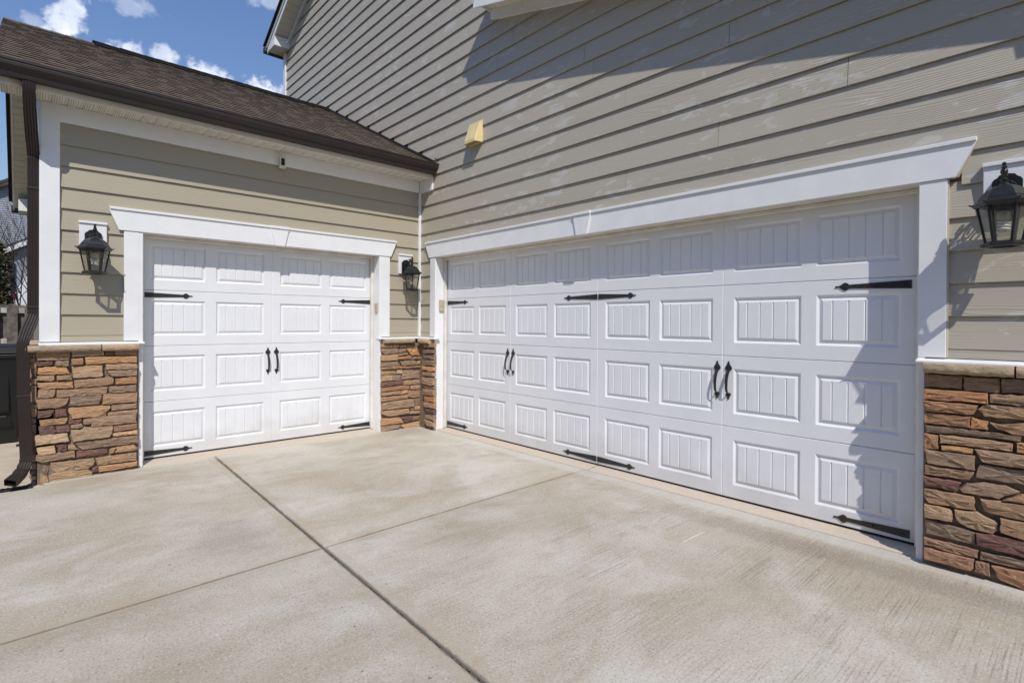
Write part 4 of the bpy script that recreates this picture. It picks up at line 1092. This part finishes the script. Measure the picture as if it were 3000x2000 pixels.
# left rake of the garage wing, seen end on past the downspout
for s, ya, yb in ((1, -0.46, 2.80), (-1, 6.07, 2.80)):
    m = MB(); za, zb = roofA(ya) - 0.03, roofA(yb) - 0.03
    m.add([(XL, ya, za), (XL, yb, zb), (XL, yb, zb - 0.16), (XL, ya, za - 0.16), (XL + 0.022, ya, za), (XL + 0.022, yb, zb), (XL + 0.022, yb, zb - 0.16), (XL + 0.022, ya, za - 0.16)], [(0, 1, 2, 3), (4, 5, 6, 7), (3, 2, 6, 7), (0, 1, 5, 4), (0, 3, 7, 4), (1, 2, 6, 5)], 'white_trim'); m.build('rake_board', house)
    m = MB(); m.add([(XL - 0.012, ya, za + 0.03), (XL - 0.012, yb, zb + 0.03), (XL - 0.012, yb, zb - 0.03), (XL - 0.012, ya, za - 0.03), (XL, ya, za + 0.03), (XL, yb, zb + 0.03), (XL, yb, zb - 0.03), (XL, ya, za - 0.03)], [(0, 1, 2, 3), (4, 5, 6, 7), (3, 2, 6, 7), (0, 1, 5, 4), (0, 3, 7, 4), (1, 2, 6, 5)], 'gutter_brown'); m.build('drip_edge', house)
    n = 26
    for q in range(n):
        y0 = ya + (yb - ya) * q / n + s * 0.004; y1 = ya + (yb - ya) * (q + 1) / n - s * 0.004
        m = MB(); m.add([(XL + 0.022, y0, roofA(y0) - 0.155), (-3.865, y0, roofA(y0) - 0.155), (-3.865, y1, roofA(y1) - 0.155), (XL + 0.022, y1, roofA(y1) - 0.155),
                         (XL + 0.022, y0, roofA(y0) - 0.140), (-3.865, y0, roofA(y0) - 0.140), (-3.865, y1, roofA(y1) - 0.140), (XL + 0.022, y1, roofA(y1) - 0.140)], [(0, 1, 2, 3), (0, 1, 5, 4), (2, 3, 7, 6), (4, 5, 6, 7), (0, 3, 7, 4), (1, 2, 6, 5)], 'cream_soffit'); m.build('rake_soffit_panel', house)
m = MB(); m.box((XL + 0.07, 5.62, 3.10), (-3.865, 6.06, 3.30), TW); m.build('cornice_return', house, bevel=0.004)
m = MB(); m.box((XL - 0.02, 6.06, 3.13), (-3.0, 6.19, 3.25), 'gutter_brown'); m.build('gutter', house, bevel=0.01)

# ------------------------------------------------------------------ upper gable of the tall wall
XO = -0.43                                            # outer face of the gable fascia
zs = lambda y: 6.880 - 0.53 * (y - 4.585)            # underside of the gable soffit
n = 44; ya, yb = 4.60, -1.2
for q in range(n):
    y0 = ya + (yb - ya) * q / n - 0.003; y1 = ya + (yb - ya) * (q + 1) / n + 0.003; m = MB()
    m.add([(XO + 0.02, y0, zs(y0)), (-0.14, y0, zs(y0)), (-0.14, y1, zs(y1)), (XO + 0.02, y1, zs(y1)), (XO + 0.02, y0, zs(y0) + 0.012), (-0.14, y0, zs(y0) + 0.012), (-0.14, y1, zs(y1) + 0.012), (XO + 0.02, y1, zs(y1) + 0.012)], [(0, 1, 2, 3), (0, 1, 5, 4), (2, 3, 7, 6), (4, 5, 6, 7), (0, 3, 7, 4), (1, 2, 6, 5)], 'cream_soffit'); m.build('rake_soffit_panel', house)


def raking(x0, x1, ya, yb, f, dz0, dz1, mat_name, name):
    m = MB(); P = [(ya, f(ya) + dz0), (yb, f(yb) + dz0), (yb, f(yb) + dz1), (ya, f(ya) + dz1)]
    m.add([(x0, y, z) for y, z in P] + [(x1, y, z) for y, z in P], [(0, 1, 2, 3), (4, 5, 6, 7), (0, 1, 5, 4), (1, 2, 6, 5), (2, 3, 7, 6), (3, 0, 4, 7)], mat_name)
    return m.build(name, house)


raking(XO, XO + 0.020, 4.96, -1.2, zs, -0.045, 0.12, TW, 'rake_board')
raking(XO - 0.018, XO - 0.0005, 4.98, -1.2, zs, 0.055, 0.13, TW, 'rake_board')
raking(-0.172, -0.132, 4.59, -1.2, zs, -0.115, -0.003, TW, 'frieze_board')
raking(XO - 0.060, 9.0, 5.02, -1.2, zs, 0.132, 0.165, 'shingle_edge', 'main_roof')
zs2 = lambda y: zs(-1.2) + 0.53 * (y + 1.2)
raking(XO - 0.060, 9.0, -1.2, -7.9, zs2, 0.132, 0.165, 'shingle_edge', 'main_roof')
raking(XO, XO + 0.020, -1.2, -7.8, zs2, -0.045, 0.12, TW, 'rake_board')
m = MB(); yr0, yr1 = 4.555, 4.935
m.add([(XO + 0.003, yr0, 6.675), (-0.14, yr0, 6.675), (-0.14, yr1, 6.675), (XO + 0.003, yr1, 6.675), (XO + 0.003, yr0, 6.86), (-0.14, yr0, 6.86), (-0.14, yr1, 6.70), (XO + 0.003, yr1, 6.70)], [(4, 5, 1, 0), (0, 3, 7, 4), (1, 2, 6, 5), (2, 3, 7, 6), (4, 5, 6, 7)], TW)
m.build('cornice_return', house)
m = MB()
for q in range(4):
    a, b = yr0 + (yr1 - yr0) * q / 4 + 0.003, yr0 + (yr1 - yr0) * (q + 1) / 4 - 0.003; m.box((XO + 0.004, a, 6.668), (-0.14, b, 6.676), 'cream_soffit')
m.build('soffit_panel', house)
m = MB(); m.box((XO - 0.05, 4.945, 6.66), (6.0, 5.07, 6.775), 'gutter_brown'); m.build('gutter', house, bevel=0.02)
simple('corner_board', house, TW, FB, [(4.705, 4.815, 0.12, XT, 2.0, 6.665)])
m = MB(); m.tube([(-0.02, 4.98, 6.66), (-0.02, 4.97, 6.52), (-0.02, 4.89, 6.42), (-0.02, 4.88, 6.3), (-0.02, 4.88, 3.5)], 0.042, 'gutter_brown', 8); m.build('downspout', house, smooth=40)

# low roof ledge running down the upper right of the tall wall
ys0 = -1.612; zq = lambda y: 4.803 + 0.279 * (y - ys0); XQ = -0.145 - 0.272
raking(-0.172, -0.132, ys0, -6.40, zq, -0.112, -0.002, TW, 'frieze_board')
n = 40
for q in range(n):
    y0 = ys0 + (-6.9 - ys0) * q / n - 0.002; y1 = ys0 + (-6.9 - ys0) * (q + 1) / n + 0.002; m = MB()
    m.add([(XQ + 0.02, y0, zq(y0)), (-0.14, y0, zq(y0)), (-0.14, y1, zq(y1)), (XQ + 0.02, y1, zq(y1)), (XQ + 0.02, y0, zq(y0) + 0.012), (-0.14, y0, zq(y0) + 0.012), (-0.14, y1, zq(y1) + 0.012), (XQ + 0.02, y1, zq(y1) + 0.012)], [(0, 1, 2, 3), (0, 1, 5, 4), (2, 3, 7, 6), (4, 5, 6, 7), (0, 3, 7, 4), (1, 2, 6, 5)], 'cream_soffit'); m.build('rake_soffit_panel', house)
raking(XQ, XQ + 0.020, ys0, -6.95, zq, -0.085, 0.12, TW, 'rake_board')
raking(XQ, -0.146, ys0 + 0.012, ys0 - 0.006, zq, -0.030, 0.12, TW, 'rake_board')
raking(XQ - 0.04, -0.1455, ys0 + 0.03, -7.0, zq, 0.122, 0.150, 'shingle_edge', 'ledge_roof')
m = MB(); m.box((XQ + 0.002, -6.95, zq(-6.31) - 0.175), (-0.146, -6.31, zq(-6.31) + 0.0), TW); m.build('cornice_return', house)

# mounting blocks behind the lamps
for F, u, wt in ((FA, -3.533, YT), (FA, -0.377, YT), (FB, -5.838, XT)):
    m = MB(); m.fbox(F, u - 0.096, u + 0.096, 0.13, wt + 0.003, 1.946, 2.1745, TW); m.fbox(F, u - 0.100, u + 0.100, 0.13, wt + 0.015, 2.175, 2.196, TW); m.build('mounting_block', house, bevel=0.003)


# ------------------------------------------------------------------ wall lamps
def lamp(F, u, w0, label, rot):
    """six-sided coach lamp hanging from a scrolled arm; w0 = face of its block"""
    base = F(u, w0, 1.72)
    t = thing('wall_lamp', label, 'wall lamp', base, 'black coach lamps beside the garage doors')
    S = 0.155; c = F(u, w0 + S, 0); cx = (c[0], c[1])
    m = MB()          # back plate with a stepped crown and chamfered foot
    poly = [(-0.040, 1.930), (0.040, 1.930), (0.060, 1.955), (0.060, 2.085), (0.052, 2.098), (0.040, 2.104), (0.030, 2.118), (0, 2.124), (-0.030, 2.118), (-0.040, 2.104), (-0.052, 2.098), (-0.060, 2.085), (-0.060, 1.955)]
    m.prism(F, [(u + a, b) for a, b in poly], w0 - 0.002, w0 + 0.018, 'lamp_black')
    m.prism(F, [(u + a * 0.62, 2.02 + (b - 2.02) * 0.62) for a, b in poly], w0 + 0.018, w0 + 0.028, 'lamp_black'); m.build('back_plate', t, bevel=0.002)
    m = MB()          # arm and scrolls in the plane through the lamp
    arm = [(0.02, 2.02), (0.035, 2.055), (0.06, 2.085), (0.09, 2.098), (0.125, 2.092), (0.148, 2.078), (S, 2.066)]
    m.tube([F(u, w0 + a, b) for a, b in arm], [0.010, 0.009, 0.008, 0.008, 0.0075, 0.0075, 0.009], 'lamp_black', 8)

    def spiral(wc, zc, r, turns, a0, dirn):
        pts = []
        for q in range(22):
            f = q / 21; a = a0 + dirn * turns * 6.28318 * f; rr = r * (1 - 0.75 * f); pts.append(F(u, w0 + wc + rr * math.cos(a), zc + rr * math.sin(a)))
        m.tube(pts, 0.0045, 'lamp_black', 6)
    spiral(0.060, 2.045, 0.030, 1.3, 1.6, -1); spiral(0.108, 2.062, 0.026, 1.2, 2.0, -1); spiral(0.050, 1.990, 0.030, 1.2, 2.6, 1); spiral(0.085, 2.118, 0.016, 1.1, -1.6, 1)
    for a, b in ((0.035, 2.112), (0.120, 2.122), (0.172, 2.100), (0.168, 2.120)):      # leaves
        p = F(u, w0 + a, b); m.tube([F(u, w0 + a - 0.010, b - 0.024), p, F(u, w0 + a + 0.008, b + 0.014)], [0.003, 0.0075, 0.001], 'lamp_black', 6)
    m.build('scroll_arm', t, smooth=40)
    m = MB(); m.rings([(0.012, 2.045), (0.012, 2.058), (0.017, 2.064), (0.009, 2.072), (0.010, 2.086), (0.016, 2.100), (0.015, 2.112), (0.009, 2.120), (0.013, 2.128), (0.007, 2.134), (0.0095, 2.142), (0.008, 2.150), (0.002, 2.154)], cx, 10, 'lamp_black'); m.build('finial', t, smooth=40)
    rr = rot; m = MB()          # six-sided domed cap with a flared brim
    m.rings([(0.018, 2.048), (0.020, 2.040), (0.046, 2.030), (0.072, 2.014), (0.090, 1.992), (0.099, 1.978), (0.102, 1.974), (0.103, 1.968), (0.111, 1.960), (0.126, 1.951), (0.128, 1.944), (0.121, 1.939), (0.116, 1.930), (0.106, 1.930), (0.100, 1.955), (0.05, 1.995)], cx, 6, 'lamp_black', rr)
    for q in range(6):
        a = rr + q * 1.0472; m.tube([(cx[0] + 0.119 * math.cos(a), cx[1] + 0.119 * math.sin(a), 1.946), (cx[0] + 0.132 * math.cos(a), cx[1] + 0.132 * math.sin(a), 1.951), (cx[0] + 0.136 * math.cos(a), cx[1] + 0.136 * math.sin(a), 1.956)], [0.005, 0.005, 0.002], 'lamp_black', 6)
    m.build('cap', t, bevel=0.0012)
    rt, rb, zt, zb = 0.103, 0.069, 1.932, 1.748
    fr = MB()
    for q in range(6):
        a = rr + q * 1.0472; fr.tube([(cx[0] + rt * math.cos(a), cx[1] + rt * math.sin(a), zt), (cx[0] + rb * math.cos(a), cx[1] + rb * math.sin(a), zb)], 0.0062, 'lamp_black', 6)
    fo = fr.build('frame', t)
    for q in range(6):
        a, b = rr + q * 1.0472, rr + (q + 1) * 1.0472; g = MB(); k = 0.985
        g.add([(cx[0] + rt * k * math.cos(a), cx[1] + rt * k * math.sin(a), zt), (cx[0] + rt * k * math.cos(b), cx[1] + rt * k * math.sin(b), zt), (cx[0] + rb * k * math.cos(b), cx[1] + rb * k * math.sin(b), zb), (cx[0] + rb * k * math.cos(a), cx[1] + rb * k * math.sin(a), zb)], [(0, 1, 2, 3)], 'lamp_glass'); g.build('glass_pane', fo, fix=False)
    m = MB(); m.rings([(0.064, 1.750), (0.070, 1.752), (0.080, 1.749), (0.090, 1.742), (0.092, 1.735), (0.084, 1.727), (0.066, 1.724), (0.060, 1.728), (0.064, 1.750)], cx, 6, 'lamp_black', rr, cap=False); m.build('base', t, bevel=0.001)
    bulb = MB(); bulb.rings([(0.026, 1.935), (0.026, 1.905)], cx, 12, 'lamp_black'); bulb.rings([(0.020, 1.905), (0.025, 1.895), (0.026, 1.868), (0.023, 1.860)], cx, 14, 'socket')
    pts = []
    for q in range(100):
        f = q / 99; a = f * 6.28318 * 3.2; pts.append((cx[0] + 0.021 * math.cos(a), cx[1] + 0.021 * math.sin(a), 1.856 - 0.052 * f))
    bulb.tube(pts, 0.0062, 'bulb_white', 8); bulb.build('bulb', t, smooth=50)


lamp(FA, -3.533, YT + 0.003, 'black coach lamp on the left of the single garage door, beside the downspout', 0.0)
lamp(FA, -0.377, YT + 0.003, 'black coach lamp in the corner between the two garage doors', 0.0)
lamp(FB, -5.838, XT + 0.003, 'large nearest black coach lamp right of the double garage door', 1.5708)

# ------------------------------------------------------------------ small things on the walls
v = thing('vent_hood', 'cream plastic dryer vent hood high on the grey clapboard wall', 'vent hood', (-XS, -1.34, 3.36))
m = MB(); m.fbox(FB, -1.218, -1.462, XS - 0.002, XS + 0.012, 3.375, 3.632, 'vent_cream'); m.build('flange', v, bevel=0.004)
m = MB()
hp = [(-1.229, XS + 0.012, 3.622), (-1.452, XS + 0.012, 3.622), (-1.452, XS + 0.012, 3.378), (-1.229, XS + 0.012, 3.378), (-1.243, XS + 0.030, 3.612), (-1.438, XS + 0.030, 3.612), (-1.436, XS + 0.104, 3.406), (-1.245, XS + 0.104, 3.406), (-1.444, XS + 0.104, 3.374), (-1.237, XS + 0.104, 3.374)]
m.add([FB(*p) for p in hp], [(0, 1, 5, 4), (4, 5, 6, 7), (7, 6, 8, 9), (1, 2, 8, 6, 5), (3, 0, 4, 7, 9)], 'vent_cream'); m.build('hood', v, bevel=0.004)
m = MB()
for q in range(9): m.fbox(FB, -1.245 - q * 0.0235, -1.247 - q * 0.0235, XS + 0.015, XS + 0.10, 3.382, 3.386, 'vent_cream')
for q in range(5): m.fbox(FB, -1.24, -1.44, XS + 0.02 + q * 0.019, XS + 0.022 + q * 0.019, 3.3865, 3.390, 'vent_cream')
m.build('grille', v)

c = thing('camera', 'small cream security camera box on the frieze board above the single door', 'camera', (-1.925, -YT, 3.05))
m = MB(); m.fbox(FA, -1.957, -1.893, YT - 0.006, YT + 0.036, 2.984, 3.106, 'camera_white'); m.build('case', c, bevel=0.006)
m = MB(); m.fbox(FA, -1.942, -1.904, YT + 0.0362, YT + 0.0385, 3.012, 3.088, 'dark_window'); m.build('lens_window', c, bevel=0.004)
c['label'] = 'small cream camera box with a dark window under the eave'

s = thing('door_sensor', 'beige plastic keypad box on the right jamb of the single door', 'sensor box', (-0.748, -0.13, 1.5))
m = MB(); m.box((-0.768, -0.165, 1.452), (-0.7481, -0.105, 1.562), 'beige_plastic'); m.build('case', s, bevel=0.004)
m = MB(); m.box((-0.772, -0.160, 1.500), (-0.768, -0.110, 1.556), 'beige_plastic'); m.build('cover', s, bevel=0.0015)
s = thing('door_sensor', 'beige plastic keypad box on the left jamb of the double door', 'sensor box', (-0.08, -0.555, 1.5))
m = MB(); m.box((-0.112, -0.577, 1.468), (-0.052, -0.5551, 1.612), 'beige_plastic'); m.build('case', s, bevel=0.004)
m = MB(); m.box((-0.106, -0.581, 1.530), (-0.058, -0.577, 1.606), 'beige_plastic'); m.build('cover', s, bevel=0.0015)

# ------------------------------------------------------------------ background down the left side
fence = thing('wooden_fence', 'weathered grey board fence behind the side path', 'fence', (-6.0, 7.0, 0))
x = -12.0; i = 0
while x < -3.0:
    w = 0.145; zt = 1.60 + random.uniform(-0.012, 0.018); y = 7.0 if i % 2 == 0 else 7.075
    m = MB(); m.prism(lambda u, ww, z: (u, y + ww, z), [(x, -0.1), (x + w, -0.1), (x + w, zt - 0.03), (x + w - 0.03, zt), (x + 0.03, zt), (x, zt - 0.03)], 0.0, 0.018, 'fence_wood'); m.build('picket', fence)
    x += 0.118; i += 1
for z in (0.35, 0.95, 1.50):
    m = MB(); m.box((-12.0, 7.021, z - 0.045), (-3.0, 7.072, z + 0.045), 'fence_rail'); m.build('rail', fence)
for px in (-11.5, -9.1, -6.7, -4.9, -3.2):
    m = MB(); m.box((px, 7.10, -0.1), (px + 0.09, 7.19, 1.58), 'fence_wood'); m.build('post', fence)

b = thing('trash_bin', 'black wheeled trash bin standing beside the stone pillar', 'trash bin', (-4.33, 2.2, -0.05))
m = MB(); X0, X1, Y0, Y1 = -4.60, -3.975, 1.92, 2.55
m.add([(X0 + .06, Y0 + .08, -0.04), (X1 - .06, Y0 + .08, -0.04), (X1 - .06, Y1 - .08, -0.04), (X0 + .06, Y1 - .08, -0.04), (X0, Y0, 0.96), (X1, Y0, 0.96), (X1, Y1, 0.96), (X0, Y1, 0.96)], [(0, 1, 2, 3), (4, 5, 6, 7), (0, 1, 5, 4), (1, 2, 6, 5), (2, 3, 7, 6), (3, 0, 4, 7)], 'bin_plastic')
m.box((X0 + .12, Y0 + .02, 0.30), (X1 - .12, Y0 + .05, 0.84), 'bin_plastic'); m.box((X0 - .012, Y0 - .012, 0.90), (X1 + .012, Y1 + .012, 0.955), 'bin_plastic'); m.build('body', b, bevel=0.02)
m = MB(); m.add([(X0 - .02, Y0 - .03, 0.962), (X1 + .02, Y0 - .03, 0.962), (X1 + .02, Y1 + .03, 0.962), (X0 - .02, Y1 + .03, 0.962), (X0 + .05, Y0 + .04, 1.035), (X1 - .05, Y0 + .04, 1.035), (X1 - .05, Y1 - .02, 1.045), (X0 + .05, Y1 - .02, 1.045)], [(0, 1, 2, 3), (4, 5, 6, 7), (0, 1, 5, 4), (1, 2, 6, 5), (2, 3, 7, 6), (3, 0, 4, 7)], 'bin_plastic'); m.build('lid', b, bevel=0.015)
m = MB(); m.tube([(X0 + .15, Y0 + .0, 0.27), (X0 + .15, Y0 - .04, 0.27), (X1 - .15, Y0 - .04, 0.27), (X1 - .15, Y0 + .0, 0.27)], 0.013, 'bin_plastic', 8); m.build('lift_bar', b)
for xx in (X0 + 0.02, X1 - 0.08):
    m = MB(); m.tube([(xx, Y1 - 0.02, 0.06), (xx + 0.06, Y1 - 0.02, 0.06)], 0.11, 'rubber', 18); m.build('wheel', b, smooth=40)

# neighbouring house beyond the fence
nb = thing('neighbour_house', 'blue-grey sided gabled house beyond the fence', 'house', (-4, 36, 1))
zg = 1.1
def zr(x): return 8.95 + 0.62 * (x + 4.95) if x < -2.0 else 8.95 + 0.62 * 2.95 - 0.62 * (x + 2.0)
m = MB(); m.add([(-9, 35.3, zg - .3), (5, 35.3, zg - .3), (5, 35.3, zr(5) - .1), (-2, 35.3, zr(-2) - .1), (-9, 35.3, zr(-9) - .1), (-9, 44, zg - .3), (5, 44, zg - .3), (5, 44, zr(5) - .1), (-2, 44, zr(-2) - .1), (-9, 44, zr(-9) - .1)], [(0, 1, 2, 3, 4), (5, 6, 7, 8, 9), (0, 5, 9, 4), (1, 6, 7, 2)], 'blue_grey_siding'); nw = m.build('wall', nb)
m = MB(); z = zg
while z < 10.5:
    a = max(-9, -4.95 + (z + 0.1 - 8.95) / 0.62 + 0.05); bb = min(5, -2 + (10.779 - z - 0.1) / 0.62 - 0.05)
    if bb - a > 0.3: m.add([(a, 35.270, z), (bb, 35.270, z), (bb, 35.293, z + 0.125), (a, 35.293, z + 0.125), (a, 35.295, z), (bb, 35.295, z)], [(0, 1, 2, 3), (0, 1, 5, 4)], 'blue_grey_siding')
    z += 0.125
o = m.build('siding_boards', nb, fix=False); o['kind'] = 'stuff'
for a, bb in ((-9.5, -2.0), (-2.0, 5.5)):
    m = MB(); pr = [(a, zr(a) - .02), (bb, zr(bb) - .02), (bb, zr(bb) + .14), (a, zr(a) + .14)]
    m.prism(lambda u, ww, z: (u, ww, z), pr, 34.9, 44.3, 'far_roof'); m.build('roof', nb)
    m = MB(); m.prism(lambda u, ww, z: (u, ww, z), [(p, q - (0.2 if i < 2 else 0.16)) for i, (p, q) in enumerate(pr)], 34.92, 34.96, 'far_roof'); m.build('rake_board', nb)
# front wing with a white rake and a black downspout
zw = lambda x: 4.36 + 0.62 * (x + 4.62) if x < -2.2 else 4.36 + 0.62 * 2.42 - 0.62 * (x + 2.2)
m = MB(); m.prism(lambda u, ww, z: (u, ww, z), [(-4.32, zg - .3), (-0.1, zg - .3), (-0.1, zw(-0.1) - .15), (-2.2, zw(-2.2) - .15), (-4.32, zw(-4.32) - .15)], 26.3, 35.2, 'blue_grey_siding'); m.build('front_wing', nb)
m = MB(); m.prism(lambda u, ww, z: (u, ww, z), [(-4.66, zw(-4.66) - .12), (-2.2, zw(-2.2) - .12), (-2.2, zw(-2.2) + .10), (-4.66, zw(-4.66) + .10)], 26.0, 26.05, TW); m.build('rake_board', nb)
m = MB(); m.prism(lambda u, ww, z: (u, ww, z), [(-4.7, zw(-4.7) + .10), (-2.2, zw(-2.2) + .10), (-2.2, zw(-2.2) + .2), (-4.7, zw(-4.7) + .2)], 26.0, 35.2, 'far_roof'); m.prism(lambda u, ww, z: (u, ww, z), [(-2.2, zw(-2.2) + .10), (0.2, zw(0.2) + .10), (0.2, zw(0.2) + .2), (-2.2, zw(-2.2) + .2)], 26.0, 35.2, 'far_roof'); m.build('roof', nb)
m = MB(); m.tube([(-4.66, 26.05, 4.16), (-4.45, 26.15, 4.02), (-4.36, 26.2, 3.92), (-4.36, 26.2, 1.2)], 0.06, 'rubber', 8); m.build('downspout', nb)
m = MB(); m.box((-3.6, 26.24, 1.2), (-1.0, 26.30, 3.2), TW); m.build('garage_door', nb)

# unseen house added west of the driveway to block low sky, deepening wall shade
wh = thing('neighbour_house', 'unseen two-storey house added across the side lawn to block low sky', 'house', (-18.5, -8, 0))
m = MB(); m.box((-24, -19, -0.2), (-13.2, 3.5, 6.1), 'blue_grey_siding'); m.add([(-13.3, -19, 6.1), (-24, -19, 6.1), (-18.6, -19, 9.0), (-13.3, 3.5, 6.1), (-24, 3.5, 6.1), (-18.6, 3.5, 9.0)], [(0, 1, 2), (3, 5, 4)], 'blue_grey_siding'); m.build('wall', wh)
for xa, xb in ((-12.7, -18.6), (-24.5, -18.6)):
    m = MB(); za = 5.85; m.add([(xa, -19.5, za), (xb, -19.5, 9.05), (xb, 4.0, 9.05), (xa, 4.0, za), (xa, -19.5, za + .15), (xb, -19.5, 9.2), (xb, 4.0, 9.2), (xa, 4.0, za + .15)], [(0, 1, 2, 3), (4, 5, 6, 7), (0, 1, 5, 4), (1, 2, 6, 5), (2, 3, 7, 6), (3, 0, 4, 7)], 'far_roof'); m.build('roof', wh)
for yy in (-16.5, -12.5, -8.5, -4.5, -0.5):
    for zz in (0.9, 3.8):
        m = MB(); m.box((-13.22, yy, zz), (-13.14, yy + 1.1, zz + 1.6), TW); w_ = m.build('window', wh)
        for q in (0, 1):
            m = MB(); m.box((-13.15, yy + .08, zz + .08 + q * .74), (-13.13, yy + 1.02, zz + .76 + q * .76), 'dark_window'); m.build('pane', w_)

# white car parked beyond the fence
car = thing('parked_car', 'white car with a red tail lamp parked beyond the fence', 'car', (-3.6, 18, 1.15))
CF = lambda u, ww, z: (u, ww, z)
m = MB(); m.prism(CF, [(-4.33, 1.45), (-4.30, 1.95), (-4.20, 2.18), (-3.94, 2.78), (-3.73, 2.84), (-1.88, 2.80), (-1.18, 2.25), (-0.18, 2.1), (0.02, 1.9), (0.02, 1.45)], 17.2, 19.0, 'car_white'); m.build('body', car, bevel=0.06)
m = MB(); m.prism(CF, [(-3.92, 2.25), (-3.74, 2.68), (-3.03, 2.70), (-3.03, 2.25)], 17.18, 17.1995, 'dark_window'); m.build('window', car)
m = MB(); m.prism(CF, [(-2.93, 2.25), (-2.93, 2.70), (-1.98, 2.68), (-1.43, 2.25)], 17.18, 17.1995, 'dark_window'); m.build('window', car)
m = MB(); m.box((-4.30, 17.17, 2.02), (-4.17, 17.35, 2.14), 'tail_red'); m.build('tail_lamp', car, bevel=0.02)
for xx in (-3.53, -0.78):
    m = MB(); m.tube([(xx, 17.15, 1.48), (xx, 17.4, 1.48)], 0.34, 'rubber', 20); wh = m.build('wheel', car, smooth=40)
    m = MB(); m.tube([(xx, 17.14, 1.48), (xx, 17.2, 1.48)], 0.2, 'metal', 16); m.build('rim', wh)


# bare tree with fine twigs
def bare_tree(x, y, label, seed, lean, stems=7):
    rnd = random.Random(seed); t = thing('bare_tree', label, 'tree', (x, y, 0))
    tr = MB(); tw = MB(); cnt = [0]

    def grow(p, d, L, r, depth):
        n = 4; pts = [p]; q = p; dd = d.copy()
        for i in range(n):
            dd = (dd + Vector((rnd.gauss(0, .10), rnd.gauss(0, .10), rnd.gauss(0.02, .08)))).normalized(); q = q + dd * (L / n); pts.append(q)
        (tr if depth < 2 else tw).tube(pts, [r * (1 - 0.42 * i / n) for i in range(n + 1)], 'bark', 6 if depth < 3 else 4, cap=False)
        if depth >= 4: return
        for i in range(rnd.choice((2, 3, 3)) if depth else 5):
            f = rnd.uniform(0.35, 1.0); s = pts[min(n, int(f * n))]
            a = rnd.uniform(0, 6.283); e = Vector((math.cos(a), math.sin(a), rnd.uniform(-0.1, 0.75)))
            nd = (dd * 0.95 + e * 0.45).normalized(); grow(s, nd, L * rnd.uniform(0.55, 0.78), r * rnd.uniform(0.42, 0.6), depth + 1)
    for q in range(stems):
        e = Vector((lean.x + rnd.uniform(-0.30, 0.16), rnd.uniform(-0.2, 0.2), 1)).normalized()
        grow(Vector((x + rnd.uniform(-.12, .12), y + rnd.uniform(-.12, .12), ground_height(x, y) - 0.1)), e, rnd.uniform(1.9, 2.9), rnd.uniform(0.017, 0.026), 0)
    tr.build('trunk', t, smooth=60, fix=False); o = tw.build('twigs', t, smooth=60, fix=False); o['kind'] = 'stuff'


bare_tree(-3.75, 11.0, 'leafless thin-stemmed young tree behind the fence, near the corner of the wing', 5, Vector((-0.12, 0.0, 1)))
bare_tree(-6.3, 13.0, 'leafless young tree behind the far left of the fence', 11, Vector((0.15, 0.0, 1)))


def evergreen(x, y, r, h, label):
    t = thing('evergreen_bush', label, 'bush', (x, y, 0)); rnd = random.Random(3)
    m = MB(); zb = ground_height(x, y)
    m.tube([(x, y, zb - 0.1), (x, y, zb + h * 0.8)], [0.05, 0.02], 'bark', 6); m.build('trunk', t)
    m = MB()
    for i in range(5200):
        z = rnd.random() ** 0.8; a = rnd.uniform(0, 6.283); rr = r * (1 - 0.75 * z ** 1.6) * (rnd.random() ** 0.45) * (0.8 + 0.25 * math.sin(a * 3 + z * 9))
        p = Vector((x + rr * math.cos(a), y + rr * math.sin(a), zb + h * z)); d = Vector((math.cos(a), math.sin(a), rnd.uniform(-.3, .9))).normalized() * rnd.uniform(.05, .11)
        s = d.cross(Vector((rnd.uniform(-1, 1), rnd.uniform(-1, 1), rnd.uniform(-1, 1)))).normalized() * 0.022
        m.add([tuple(p - s), tuple(p + s), tuple(p + d)], [(0, 1, 2)], 'evergreen_tip' if rr > r * .55 * (1 - .7 * z) and rnd.random() < .35 else 'evergreen')
    o = m.build('crown', t, fix=False)


evergreen(-4.52, 9.6, 0.66, 2.75, 'dark evergreen bush with yellowish tips rising behind the fence')
